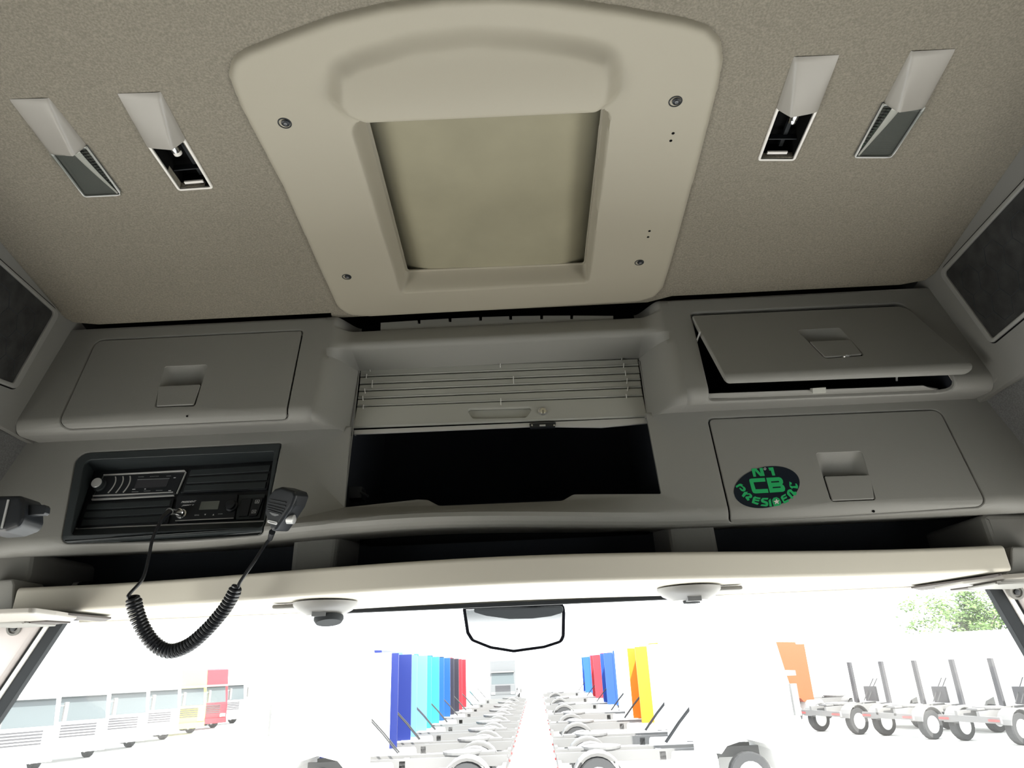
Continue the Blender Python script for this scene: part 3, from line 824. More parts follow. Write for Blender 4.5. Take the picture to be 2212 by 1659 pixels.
MB().obox(SH.at(1172, 919, .003), SH.u*.007, SH.v*.0018, SH.n*.001).build('latch_bolt', M['metal'], rs)
for x in (1149, 1197): lathe_on('rivet', SH, (x, 919), .002, [(.0028, 0), (.002, .0015), (.0005, .002)], M['chrome'], rs, 10)
Zo = lambda x, y: (700+x*.3376, 540+y*.3376)
ties = [(295, 768, 14), (272, 808, 22), (309, 858, 44), (262, 903, 24), (249, 950, 26), (252, 1005, 24), (1128, 738, 24), (1212, 832, 42), (1131, 972, 40),
        (1905, 700, 12), (1917, 740, 22), (1928, 790, 30), (1938, 840, 30), (1943, 890, 24), (1934, 937, 22)]
for x, y, h in ties:
    cx, cy = Zo(x, y); hh_ = h*.3376/2; lean = 1.2*math.sin(x)
    a, b = SH.at(cx+lean*.5, cy-hh_, .002), SH.at(cx-lean*.5, cy+hh_, .002)
    MB().tube([a-SH.n*.003, a+SH.n*.0016, a.lerp(b, .5)+SH.n*.0022, b+SH.n*.0016, b-SH.n*.003], .00115, 6).build('cable_tie', M['tie'], rs, True)

# ------------------------------------------------------------------ radio bay
rb = empty('radio_housing', PL.at(370, 1065)); tag(rb, 'black recessed radio housing at the lower left of the console', 'radio housing')
DI = -.048
LI = LFACE.shift(DI)
inn = [(203, 1018), (592, 996), (575, 1128), (163, 1143)]
innr = PX(LI, inn, .006)
bz_o = bay if area2(bay) > 0 else bay[::-1]
lip = PX(PL, [(183, 994), (592, 975), (566, 1138), (152, 1156)], [.014, .004, .006, .012])
plate('bezel', PL, [inset([tuple(p) for p in bz_o], .0012), lip], M['bay'], rb, thick=.006, w=.0006, bev=.0015, hole_bev=.002)
# sloping walls between the bezel and the mounting face
A1 = [PL.map(*p, -.004) for p in PX(PL, [(183, 994), (592, 975), (566, 1138), (152, 1156)], 0)]
B1 = [LI.map(*p) for p in PX(LI, inn, 0)]
MB().add(A1+B1, [(i, (i+1) % 4, (i+1) % 4+4, i+4) for i in range(4)]).build('funnel', M['bay'], rb)
plate('mounting_face', LI, [PX(LI, inn, 0)], M['black'], rb, thick=.003, w=0, bev=0)
def dev(name, px, m, parent, thick=.012, w=.008, bev=.001, rad=.002, holes=()):
    return plate(name, LI, [PX(LI, px, rad, w=w)]+list(holes), m, parent, thick=thick, w=w, bev=bev)
def LIs(px, w, rad=0): return PX(LI, px, rad, w=w)
ZA = lambda x, y: (180+x*.1085, 1000+y*.1085)
ZB = lambda x, y: (360+x*.1085, 1050+y*.1085)
# car radio
cr = empty('car_radio', LI.at(300, 1048)); tag(cr, 'black car radio with a silver round knob and three curved silver bars', 'radio')
dev('chassis', [ZA(400, 235), ZA(2045, 172), ZA(1850, 612), ZA(150, 745)], M['printd'], cr, w=.006, bev=.0008)
dev('face', [ZA(408, 258), ZA(2012, 196), ZA(1828, 598), ZA(185, 690)], M['black'], cr, w=.010, thick=.006)
dev('trim_strip', [ZA(400, 225), ZA(2010, 135), ZA(2025, 162), ZA(395, 248)], M['metal'], cr, w=.0115, thick=.004, bev=.0005, rad=0)
dev('trim_strip', [ZA(160, 712), ZA(1800, 632), ZA(1800, 655), ZA(160, 742)], M['metal'], cr, w=.0075, thick=.004, bev=.0005, rad=0)
dev('trim_strip', [ZA(2030, 175), ZA(2048, 175), ZA(1868, 600), ZA(1848, 600)], M['metal'], cr, w=.0115, thick=.004, bev=.0003, rad=0)
dev('lower_edge', [ZA(185, 640), ZA(1785, 570), ZA(1785, 586), ZA(185, 672)], M['metal'], cr, w=.0108, thick=.002, bev=.0003, rad=0)
kc = LI.at(*ZA(340, 455), .010)
MB().lathe(kc, LI.n, [(.0155, 0), (.0155, .004), (.0125, .006), (.012, .016), (.0108, .018)], 32).build('knob', M['bay'], cr, True)
MB().lathe(kc+LI.n*.0165, LI.n, [(.0122, 0), (.0122, .001), (.0112, .002), (.002, .002)], 32).build('knob_cap', M['metal'], cr, True)
for (a, b, c) in (((640, 275), (660, 400), (490, 600)), ((790, 268), (800, 400), (645, 597)), ((930, 262), (945, 400), (790, 590))):
    pts = []
    for k in range(11):
        t = k/10; x = (1-t)**2*a[0]+2*t*(1-t)*(b[0]+25)+t*t*c[0]; y = (1-t)**2*a[1]+2*t*(1-t)*b[1]+t*t*c[1]; pts.append(LI.at(*ZA(x, y), .0108))
    MB().tube(pts, .0015, 6).build('silver_bar', M['metal'], cr, True)
dev('display', [ZA(1075, 325), ZA(1715, 298), ZA(1655, 470), ZA(1000, 510)], M['lcdd'], cr, w=.0108, thick=.001, bev=0, rad=.001)
dev('display_edge', [ZA(1080, 322), ZA(1715, 300), ZA(1710, 315), ZA(1075, 340)], M['printd'], cr, w=.0112, thick=.001, bev=0, rad=0)
fa = Frame2(LI.shift(.0108), ZA(1415, 268), (9.5, -.6), (1.2, -2.2))
text_obj('brand_print', 'SHUTTLE', fa, 0, 0, .5, 2.0, M['print'], cr)
for (x, y, w_) in ((1005, 524, 60), (1230, 518, 28), (1030, 572, 130), (1270, 556, 130), (1510, 545, 130), (1720, 550, 50), (1150, 275, 110), (1700, 258, 90), (1818, 293, 40)):
    dev('key_mark', [ZA(x-w_/2, y-5), ZA(x+w_/2, y-8), ZA(x+w_/2-3, y+5), ZA(x-w_/2-3, y+8)], M['print'] if w_ < 61 else M['printd'], cr, w=.0109, thick=.0008, bev=0, rad=0)
# blanking plates
def blank(px, label, rows_):
    b = empty('blanking_plate', LI.at(*px[0])); tag(b, label, 'blanking plate', 'ribbed blanking plates of the radio housing')
    dev('plate', px, M['black'], b, w=.006, thick=.006, bev=.001)
    q = [Vector((p[0], p[1])) for p in px]
    for k, (t0, t1) in enumerate(rows_):
        L_ = lambda t, e: q[0].lerp(q[3], t) if e == 0 else q[1].lerp(q[2], t)
        a, b2, c, d = L_(t0, 0).lerp(L_(t0, 1), .03), L_(t0, 0).lerp(L_(t0, 1), .97), L_(t1, 0).lerp(L_(t1, 1), .97), L_(t1, 0).lerp(L_(t1, 1), .03)
        dev('rib', [tuple(a), tuple(b2), tuple(c), tuple(d)], M['bay'], b, w=.0095, thick=.004, bev=.0012, rad=.001)
blank([(408, 1012), (591, 1000), (577, 1057), (389, 1064)], 'ribbed black blanking plate right of the car radio', ((.06, .30), (.38, .62), (.70, .94)))
blank([(185, 1086), (376, 1076), (362, 1130), (166, 1141)], 'ribbed black blanking plate below the car radio', ((.06, .28), (.36, .60), (.68, .92)))
dev('lower_ledge', [(163, 1140), (572, 1124), (571, 1127), (162, 1143)], M['metal'], rb, w=.004, thick=.003, bev=.0005, rad=0)
# CB radio
cb = empty('cb_radio', LI.at(440, 1100)); tag(cb, 'black two-way radio with a small grey display and chrome microphone socket', 'radio')
dev('face', [ZB(200, 190), ZB(1420, 150), ZB(1345, 640), ZB(160, 690)], M['black'], cb, w=.010, thick=.01, rad=.003)
dev('lower_edge', [ZB(170, 680), ZB(1330, 628), ZB(1328, 640), ZB(168, 694)], M['metal'], cb, w=.0115, thick=.003, bev=.0003, rad=0)
dev('display', [ZB(690, 308), ZB(1058, 292), ZB(1015, 460), ZB(640, 472)], M['lcd'], cb, w=.0108, thick=.001, bev=0, rad=.001)
f1 = Frame2(LI.shift(.0108), ZB(440, 313), (16.3, -.9), (1.0, -2.4))
text_obj('brand_print', 'PRESIDENT', f1, 0, 0, 1.7, 1.95, M['print'], cb, bold=.03, shear=.25)
f2 = Frame2(LI.shift(.0108), ZB(422, 384), (14.2, -.8), (1.0, -2.2))
text_obj('model_print', 'JIMMY II', f2, 0, 0, 1.6, 1.85, M['print'], cb, bold=.02, shear=.25)
for (x, y, tx, sx, sy) in ((602, 580, 'EMG', 90, 28), (768, 572, '\u25bc', 34, 34), (932, 568, '\u25b2', 34, 34), (1068, 555, 'CHAN', 95, 20)):
    fk = Frame2(LI.shift(.0108), ZB(x, y), (sx*.1085/2, -.2), (.3, -sy*.1085/2))
    if tx in '\u25bc\u25b2':
        s_ = 1 if tx == '\u25b2' else -1
        obj('key_mark', [fk.map(-1, -s_, .0004), fk.map(1, -s_, .0004), fk.map(0, s_, .0004)], [(0, 1, 2)], M['print'], cb)
    else: text_obj('key_mark', tx, fk, 0, 0, 1.6, 1.9, M['print'], cb, bold=0)
for (x, y, rr, dd_) in ((1300, 400, .014, .012),):
    kc = LI.at(*ZB(x, y), .010)
    MB().lathe(kc, LI.n, [(rr, 0), (rr, .004), (rr*.8, .006), (rr*.75, dd_), (rr*.6, dd_+.001)], 24).build('volume_knob', M['black'], cb, True)
# microphone socket
ks = LI.at(*ZB(300, 560), .010)
MB().lathe(ks, LI.n, [(.0115, 0), (.0115, .003), (.009, .004), (.0085, .012), (.006, .012)], 24).build('microphone_socket', M['chrome'], cb, True)
# switches
sw = empty('switch_panel', LI.at(545, 1095)); tag(sw, 'pair of black rocker switches with small white symbols right of the two-way radio', 'switch')
dev('bezel', [ZB(1440, 175), ZB(1965, 150), ZB(1850, 640), ZB(1370, 660)], M['bay'], sw, w=.007, thick=.006, rad=.003)
dev('rocker', [ZB(1500, 250), ZB(1695, 240), ZB(1610, 590), ZB(1415, 605)], M['black'], sw, w=.0105, thick=.004, bev=.0012)
dev('rocker', [ZB(1725, 235), ZB(1925, 225), ZB(1790, 585), ZB(1630, 598)], M['black'], sw, w=.0115, thick=.004, bev=.0012)
for (x, y) in ((1805, 310), (1737, 510)):
    fk = Frame2(LI.shift(.0118), ZB(x, y), (4.6, -.2), (.9, -3.6))
    v = []; f = []
    for k, (a, b, c, d) in enumerate(((-1, 1, .8, 1), (-1, 1, -1, -.8), (-1, -.8, -.8, .8), (.8, 1, -.8, .8), (-.55, .55, -.15, .05), (-.12, .12, .1, .6), (-.5, -.2, -.55, -.3), (.2, .5, -.55, -.3))):
        n_ = len(v); v += [fk.map(a, c, .0004), fk.map(b, c, .0004), fk.map(b, d, .0004), fk.map(a, d, .0004)]; f.append((n_, n_+1, n_+2, n_+3))
    obj('symbol', v, f, M['print'], sw)

# ------------------------------------------------------------------ microphone and its coiled cord
mc = empty('microphone', Vector((0, 0, 0))); 
YM = 1.40
MP = Plane(EYE+ray(605, 1100)*1.42, (-.34, -1, -.12))
mc.location = MP.at(605, 1100, -.01)
tag(mc, 'black handheld microphone with a coiled cord, hanging over the edge of the radio housing', 'microphone')
face = [(591, 1056), (606, 1051), (634, 1060), (638, 1070), (630, 1092), (614, 1116), (594, 1145), (586, 1148), (577, 1130), (570, 1107), (575, 1083), (579, 1070)]
mf = PX(MP, face, .006)
class Taper:
    cuts = ()
    def __init__(s, pl): s.pl = pl
    def map(s, a, b, w=0): 
        return s.pl.map(a+(-w)*.15, b, w)
plate('case', Taper(MP), [mf], M['black'], mc, thick=.034, w=0, bev=.006, nseg=4)
back_px = [(x+3, y-1) for x, y in face]
ZM = lambda x, y: (560+x*.0965, 1020+y*.0965)
for k, (a, b) in enumerate((((240, 610), (600, 680)), ((205, 680), (590, 760)), ((190, 740), (560, 830)), ((185, 790), (530, 885)), ((195, 840), (490, 935)))):
    MB().tube([MP.at(*ZM(*a), .0006), MP.at(*ZM(*b), .0006)], .0013, 6).build('grille_rib', M['rubber'], mc, True)
plate('grille_sill', MP, [PX(MP, [ZM(210, 880), ZM(480, 950), ZM(360, 985), ZM(290, 960)], .001)], M['printd'], mc, thick=.002, w=.0012, bev=.0005)
plate('badge', MP, [PX(MP, [ZM(195, 1065), ZM(410, 1115), ZM(395, 1185), ZM(185, 1130)], .003)], M['print'], mc, thick=.002, w=.0014, bev=.0005)
fk = Frame2(MP.shift(.0015), ZM(297, 1125), (9.2, 2.2), (.3, -1.6))
text_obj('badge_print', 'PRESIDENT', fk, 0, 0, 1.3, 1.75, M['black'], mc, bold=.02)
MB().lathe(MP.at(632, 1122, -.018), (1, -.1, -.1), [(.009, -.01), (.009, .003), (.006, .005)], 16).build('hanger_button', M['metal'], mc, True)
# talk button along the right flank
MB().tube([MP.at(641, 1074, -.008), MP.at(637, 1092, -.008), MP.at(629, 1105, -.009)], lambda t: .0035*(.4+.6*math.sin(PI*t)), 8).build('talk_button', M['rubber'], mc, True)
CPT = 1.31
def cp(x, y, r=CPT): 
    d = ray(x, y); return EYE+d*(r/ d.dot(fw))
sock = ks+LI.n*.012
mtail = MP.at(588, 1149, -.012)
MB().tube([mtail, mtail.lerp(cp(583, 1166, 1.37), .9)], lambda t: .0062-.0015*t, 10).build('strain_relief', M['cable'], mc, True)
def spline(pts, n=12):
    out = []; P_ = [pts[0]]+list(pts)+[pts[-1]]
    for i in range(1, len(P_)-2):
        a, b, c, d = P_[i-1:i+3]
        for k in range(n):
            t = k/n; out.append(.5*((2*b)+(c-a)*t+(2*a-5*b+4*c-d)*t*t+(3*b-a-3*c+d)*t**3))
    out.append(pts[-1]); return out
plug_end = cp(366, 1105, 1.45)
MB().lathe(sock, (plug_end-sock), [(.0085, 0), (.0085, .008), (.0065, .009), (.0075, .014), (.0075, (plug_end-sock).length)], 20).build('plug', M['chrome'], mc, True)
MB().tube(spline([plug_end, cp(352, 1118, 1.43), cp(345, 1130, 1.42)]), lambda t: .0065-.0025*t, 10).build('strain_relief', M['cable'], mc, True)
CEN = [(287, 1288), (293, 1318), (305, 1350), (325, 1382), (350, 1402), (375, 1406), (410, 1392), (445, 1362), (478, 1325), (498, 1295), (512, 1266)]
cen = spline([cp(*p) for p in CEN], 16)
dl_ = [0]
for a, b in zip(cen, cen[1:]): dl_.append(dl_[-1]+(b-a).length)
TOT = dl_[-1]; turns = 46; N = turns*14; hel = []
cn = np.array([[*v] for v in cen]); up = None
for k in range(N+1):
    s_ = TOT*k/N; p = Vector([float(np.interp(s_, dl_, cn[:, i])) for i in range(3)]); q = Vector([float(np.interp(min(s_+.004, TOT+.004), dl_, cn[:, i])) for i in range(3)]); p_ = Vector([float(np.interp(max(s_-.004, 0), dl_, cn[:, i])) for i in range(3)])
    t = (q-p_).normalized()
    if up is None: up = t.orthogonal().normalized()
    up = (up-t*up.dot(t)).normalized(); w = t.cross(up); a = 2*PI*turns*k/N
    env = min(1, s_/.01, (TOT-s_)/.01)*.4+.6
    R_ = (.0118-.0022*(s_/TOT))*env
    hel.append(p+up*(R_*math.cos(a))+w*(R_*math.sin(a)))
path = spline([cp(345, 1130, 1.42), cp(330, 1162, 1.39), cp(321, 1205, 1.36), cp(308, 1250, 1.33), hel[0]+Vector((0, 0, .006)), hel[0]], 8)[:-1]+hel+spline([hel[-1], cp(520, 1255, 1.31), cp(548, 1215, 1.33), cp(572, 1178, 1.36), mtail.lerp(cp(583, 1166, 1.37), .9)], 8)[1:]
MB().tube(path, .0033, 8).build('coiled_cord', M['cable'], mc, True)

# ------------------------------------------------------------------ sticker on the lower right locker door
stk = empty('oval_sticker', PL.at(1656, 1051)); tag(stk, 'oval black sticker with green lettering on the lower right locker door', 'sticker')
sf = LFACE.shift(.0014)
FS = Frame2(sf, (1656.5, 1051.5), (70.5, -3.5), (-9.5, 46.2))
# picture-down b so flip
FS.b = -FS.b; 
def disc(name, fr, a, b, w, m, n=48, th=.0003):
    v = [fr.map(a*math.cos(2*PI*i/n), b*math.sin(2*PI*i/n), w) for i in range(n)]+[fr.map(a*math.cos(2*PI*i/n), b*math.sin(2*PI*i/n), w-th) for i in range(n)]
    return obj(name, v, [tuple(range(n)), tuple(range(n, 2*n))[::-1]]+[(i, (i+1) % n, (i+1) % n+n, i+n) for i in range(n)], m, stk)
disc('oval', FS, 1, 1, .0003, M['navy'])
FT = Frame2(sf, (1656.5, 1051.5), (70.5, -3.5), (11, 46)); FT.b = -FT.b  # letters' upright
ZS = lambda x, y: (1570+x*.08137, 990+y*.08137)
def poly_on(name, pts, m, w=.0005, holes=()):
    loops = [[sf.pix(*ZS(*p)) for p in pts]]+[[sf.pix(*ZS(*p)) for p in h] for h in holes]
    return plate(name, sf, loops, m, stk, thick=.0002, w=w, bev=0, back=False)
poly_on('letter_n', [(650, 275), (775, 268), (900, 405), (865, 262), (950, 258), (1008, 470), (885, 475), (745, 330), (778, 488), (706, 492)], M['green'])
def arc_(c, r, n=16): return [(c[0]+r*math.cos(2*PI*i/n), c[1]+r*math.sin(2*PI*i/n)) for i in range(n)]
poly_on('degree_sign', arc_((1012, 282), 34), M['print'], holes=[arc_((1012, 282), 20)])
poly_on('digit_one', [(1098, 250), (1228, 240), (1285, 458), (1208, 462), (1168, 325), (1130, 328)], M['green'])
poly_on('letter_c', [(595, 600), (600, 560), (640, 542), (1005, 522), (1025, 618), (705, 640), (765, 825), (1085, 812), (1108, 915), (760, 935), (700, 920), (670, 870)], M['green'])
poly_on('letter_b', [(1042, 520), (1380, 502), (1440, 525), (1485, 585), (1495, 650), (1470, 695), (1520, 735), (1548, 800), (1540, 860), (1490, 890), (1145, 915)], M['green'],
        holes=[[(1170, 615), (1370, 600), (1395, 620), (1385, 638), (1180, 650)], [(1212, 762), (1415, 748), (1435, 768), (1422, 785), (1220, 798)]])
poly_on('letter_p', [(235, 740), (330, 680), (370, 675), (435, 710), (400, 725), (480, 775), (502, 820), (490, 865), (440, 885), (380, 865), (330, 800), (345, 780), (420, 835), (435, 825), (430, 790), (390, 755), (345, 735), (255, 785)], M['green'])
poly_on('letter_r', [(395, 1000), (460, 895), (560, 890), (530, 930), (620, 935), (670, 985), (672, 1030), (640, 1060), (585, 1055), (605, 1110), (550, 1130), (490, 1050), (500, 1020), (590, 1005), (612, 985), (595, 965), (510, 965), (448, 1042)], M['green'])
poly_on('letter_e', [(700, 1040), (755, 1008), (765, 1025), (900, 1050), (875, 1090), (760, 1068), (752, 1090), (870, 1112), (850, 1150), (740, 1130), (735, 1155), (850, 1195), (815, 1238), (660, 1185)], M['green'])
poly_on('letter_s', [(900, 1110), (945, 1055), (1100, 1055), (1085, 1098), (975, 1098), (970, 1115), (1080, 1160), (1100, 1215), (1085, 1265), (1040, 1280), (890, 1262), (920, 1225), (1030, 1230), (1035, 1210), (920, 1165)], M['green'])
poly_on('letter_i', [(1108, 1125), (1155, 1070), (1200, 1280), (1135, 1282)], M['green'])
poly_on('letter_d', [(1200, 1110), (1240, 1050), (1320, 1032), (1400, 1080), (1440, 1160), (1430, 1240), (1400, 1255), (1250, 1280), (1215, 1180)], M['green'])
poly_on('letter_e', [(1430, 1050), (1450, 1000), (1480, 985), (1560, 940), (1568, 985), (1490, 1025), (1500, 1050), (1590, 1010), (1600, 1055), (1510, 1100), (1525, 1140), (1635, 1085), (1645, 1150), (1520, 1208)], M['green'])
poly_on('letter_n', [(1595, 905), (1615, 850), (1660, 825), (1715, 830), (1740, 870), (1790, 900), (1815, 880), (1850, 910), (1852, 955), (1830, 985), (1770, 985), (1690, 900), (1660, 890), (1665, 925), (1770, 1050), (1730, 1082), (1600, 960)], M['green'])
poly_on('letter_t', [(1660, 620), (1725, 655), (1718, 700), (1680, 700), (1685, 725), (1740, 745), (1830, 735), (1815, 670), (1850, 675), (1890, 740), (1885, 805), (1850, 800), (1760, 785), (1730, 812), (1670, 760), (1660, 690)], M['green'])
sc_ = (1320, 1155); star = []
for k in range(10):
    rr = 92 if k % 2 == 0 else 36; a = -PI/2-.12+k*PI/5; star.append((sc_[0]+rr*math.cos(a), sc_[1]+rr*.95*math.sin(a)))
poly_on('star_outline', [(sc_[0]+(x-sc_[0])*1.22, sc_[1]+(y-sc_[1])*1.22) for x, y in star], M['navy'], w=.0007)
poly_on('star', star, M['white'], w=.0009)

# ------------------------------------------------------------------ rail / header above the windscreen
hd = empty('header_rail', RL.at(1100, 1230)); tag(hd, 'long pale beige rail bowed across the top of the windscreen', 'rail')
rend = float(RL.s[-1])
g0, g1 = RL.pix(32, 1290), RL.pix(2180, 1212)
fl = rpoly([(g0[0], 0), (g1[0], 0), (g1[0], rend), (g0[0], rend)], 0)
sTop, sBot = RL.pix(60, 1262)[1], RL.pix(60, 1330)[1]
XL, XR = g0[0], g1[0]
fl = rpoly([(XL, 0.0), (XR, 0.0), (XR, sBot+.01), (XR-.04, rend), (XL+.04, rend), (XL, sBot+.01)], [.01, .01, .01, 0, 0, .01])
plate('rail', RL, [fl], M['rail'], hd, thick=.006, w=0, bev=.003, xcuts=[-1.05+.05*k for k in range(43)])
M['slit'] = mat('brown_slit', (.07, .06, .055), .7)
# end caps of the console round the rail
CPL = Plane((0, 1.508, EZ+.2), (0, -1, 0))
el = empty('end_cap', CPL.at(20, 1290)); tag(el, 'grey end moulding of the overhead shelf at the left', 'end cap', 'end mouldings of the overhead shelf')
o = plate('moulding', CPL, [PX(CPL, [(-50, 1255), (26, 1250), (30, 1262), (28, 1320), (48, 1338), (60, 1347), (-50, 1352)], .008)], M['grey'], el, thick=.10, w=.0, bev=.006)
CP2 = Plane((0, 1.56, EZ+.2), (0, -1, 0))
plate('upper_block', CP2, [PX(CP2, [(-50, 1188), (60, 1188), (72, 1196), (62, 1262), (-50, 1270)], .022)], M['side'], el, thick=.235, w=0, bev=.014)
er = empty('end_cap', CPL.at(2200, 1240)); tag(er, 'grey end moulding of the overhead shelf at the right', 'end cap', 'end mouldings of the overhead shelf')
plate('moulding', CPL, [PX(CPL, [(2262, 1180), (2186, 1180), (2184, 1190), (2184, 1225), (2165, 1252), (2140, 1262), (2262, 1262)], .008)], M['grey'], er, thick=.10, w=.0, bev=.006)
plate('upper_block', CP2, [PX(CP2, [(2262, 1108), (2130, 1108), (2120, 1116), (2148, 1196), (2262, 1200)], .022)], M['side'], er, thick=.235, w=0, bev=.014)
UN = Plane((0, 1.6, EZ+.128), (0, 0, -1))
for (e_, s_, a, b, c) in ((el, -1, [(-50, 1330), (70, 1325), (120, 1331), (165, 1338), (150, 1346), (96, 1352), (-50, 1358)], [(48, 1345), (70, 1342), (100, 1340), (155, 1343), (110, 1346)], [(40, 1322), (100, 1324), (240, 1337), (225, 1343), (150, 1338)]),
                         (er, 1, [(2262, 1245), (2170, 1252), (2080, 1262), (2020, 1274), (2060, 1278), (2130, 1276), (2262, 1268)], [(2050, 1273), (2100, 1266), (2150, 1265), (2170, 1262), (2130, 1270)], [(2180, 1240), (2120, 1250), (1968, 1271), (1990, 1276), (2060, 1268)])):
    plate('underside', UN, [PX(UN, a, .01)], M['cover'], e_, thick=.010, w=0, bev=.004)
    plate('grip_slot', UN, [PX(UN, b, .004)], M['slit'], e_, thick=.004, w=.003, bev=.001)
    UV = Plane((0, 1.6, EZ+.134), (0, 0, -1))
    plate('wedge_strip', UV, [PX(UV, c, .004)], M['slit'], e_, thick=.004, w=.0, bev=.001)
# header seal
HS = Plane((0, 1.722, EZ+.14), (0, -1, 0))
wt = [HS.at(60, 1356), HS.at(2150, 1270)]
zs = EZ+.140
MB().box(-.52, .42, 1.715, 1.735, EZ+.1335, EZ+.142).build('header_seal', M['rubber'], hd)
MB().box(-1.1, 1.1, 1.735, 1.76, EZ+.139, EZ+.16).build('header_underside', M['rail'], hd)
# swivelling lights / pods under the rail
def pod(c, label, flip):
    pc = Plane((0, 1.62, EZ+.136), (0, 0, -1)).at(*c)
    root = empty('header_lamp', pc); tag(root, label, 'lamp', 'round lamps under the header rail')
    MB().lathe(pc+Vector((0, 0, .004)), (0, 0, -1), [(.066, 0), (.065, .006), (.056, .016), (.040, .024), (.038, .026), (.01, .028)], 36).build('dome', M['pod'], root, True)
    MB().box(pc.x-.014, pc.x+.014, pc.y-.045, pc.y-.02, pc.z-.026, pc.z-.016).build('switch', M['printd'], root)
    s = MB().obox(pc+Vector((-.082 if not flip else .082, .01, 0)), Vector((.030, 0, 0)), Vector((0, .014, 0)), Vector((0, 0, .004))).build('tail', M['side'], root); bevel(s, .003)
    if not flip:
        s = MB().lathe(pc+Vector((.012, -.012, -.026)), (.1, -.2, -1), [(.030, 0), (.030, .006), (.026, .012), (.02, .012)], 24).build('lens_ring', M['rubber'], root, True)
    else:
        MB().lathe(pc+Vector((0, -.012, -.024)), (0, 0, -1), [(.018, 0), (.017, .004), (.01, .005)], 20).build('lens_ring', M['rubber'], root, True)
pod((703, 1306), 'round lamp under the left part of the rail with a dark lens ring hanging out', False)
pod((1488, 1274), 'round lamp under the right part of the rail', True)

# ------------------------------------------------------------------ windscreen, pillars
WS = Plane((0, 1.745, EZ+.135), Vector((0, -1, -.18)))
wb = EZ-.95
def wsp(x, z): return Vector((x, 1.745+(EZ+.135-z)*.18, z))
gl = MB().add([wsp(-1.35, EZ+.137), wsp(1.35, EZ+.137), wsp(1.35, wb), wsp(-1.35, wb)], [(0, 1, 2, 3)]).build('window_1', M['wind']); tag(gl, kind='structure')
def pillar(side, line0, line1, outer):
    sg = -1 if side == 'left' else 1
    root = empty('windscreen_pillar', WS.at(*line0)); tag(root, 'pale windscreen pillar trim at the %s with a black rubber seal' % side, 'pillar', 'windscreen pillars')
    a, b = WS.pix(*line0), WS.pix(*line1)
    d = Vector((b[0]-a[0], b[1]-a[1])); up_ = -d.normalized()*.12; far = d*4
    n_ = Vector((sg, 0))
    def strip(o0, o1, w, th, m, name, bev=.002):
        q = [Vector(a)+up_+n_*o0, Vector(a)+up_+n_*o1, Vector(a)+far+n_*o1, Vector(a)+far+n_*o0]
        return plate(name, WS, [[tuple(p) for p in q]], m, root, thick=th, w=w, bev=bev)
    strip(.0, .030, .012, .02, M['rubber'], 'seal')
    strip(.030, .042, .016, .02, M['white'], 'pinch_trim')
    strip(.042, .050, .012, .02, M['rubber'], 'seal_lip')
    strip(.050, .40, .030, .04, M['pillar'], 'trim', .012)
    return root
M['pillar'] = mat('pillar_trim', (.55, .50, .48), .55, bump=.06, bscale=600)
pl_ = pillar('left', (139, 1352), (20, 1530), None)
pr_ = pillar('right', (2132, 1275), (2212, 1412), None)
for (c, par, nm) in (((30, 1357), pl_, 'bolt'), ((2196, 1279), pr_, 'bolt')):
    pw = WS.shift(.032)
    b_ = lathe_on('bolt_cup', pw, c, 0, [(.017, -.004), (.017, .003), (.012, .003), (.011, -.001), (.004, -.001)], M['side'], par)
    lathe_on('bolt', pw, c, 0, [(.007, -.001), (.007, .003), (.004, .004)], M['black'], b_, 6)

# black bracket at the left edge
bkp = Plane(EYE+ray(30, 1105)*1.45, (0, -1, 0))
bk = empty('bracket_arm', bkp.at(40, 1105)); tag(bk, 'black plastic bracket with a short arm at the left edge, beside the radio housing', 'bracket')
plate('head', bkp, [PX(bkp, [(-40, 1070), (42, 1069), (51, 1082), (51, 1120), (42, 1136), (10, 1148), (-40, 1152)], .012)], M['black'], bk, thick=.05, w=0, bev=.008)
plate('arm', bkp, [PX(bkp, [(46, 1087), (86, 1087), (89, 1092), (87, 1104), (83, 1108), (46, 1110)], .002)], M['black'], bk, thick=.012, w=-.012, bev=.001)
MB().obox(bkp.at(11, 1110, .001), Vector((.0015, 0, 0)), Vector((0, 0, .024)), Vector((0, .001, 0))).build('edge_strip', M['metal'], bk)  # thin metal-coloured strip down the bracket head
# ------------------------------------------------------------------ outside
GR = Plane((0, 0, 0), (0, 0, 1)); GR.n = Vector((0, 0, 1)); GR.u = Vector((1, 0, 0)); GR.v = Vector((0, 1, 0))
M['ground'] = mat('pale_gravel', (.62, .62, .60), .95, var=.10, vscale=.6)
tag(MB().add([(-160, -60, 0), (160, -60, 0), (160, 260, 0), (-160, 260, 0)], [(0, 1, 2, 3)]).build('ground', M['ground']), kind='structure')
# front mirror hung outside
M['rimb'] = mat('mirror_shell', (.006, .006, .008), .9, spec=0)
M['mirror'] = mat('mirror_glass', (.93, .93, .93), .12, 1)
mp = Plane((0, 2.25, EZ), (0, -1, -.98))
mr = empty('front_mirror', mp.at(1110, 1355)); tag(mr, 'white faced front mirror with a dark upper band hanging outside the windscreen', 'mirror')
mo = [(1003, 1318), (1003, 1312), (1216, 1304), (1218, 1322), (1217, 1372), (1212, 1384), (1175, 1396), (1110, 1405), (1060, 1397), (1020, 1381), (1010, 1365)]
mpx = PX(mp, mo, .02)
plate('shell', mp, [mpx], M['rimb'], mr, thick=.05, w=0, bev=.006)
mm = mpx if area2(mpx) > 0 else mpx[::-1]
plate('mirror_glass', mp, [inset([tuple(p) for p in mm], .005)], M['mirror'] if 'mirror' in M else M['white'], mr, thick=.002, w=.003, bev=.001)
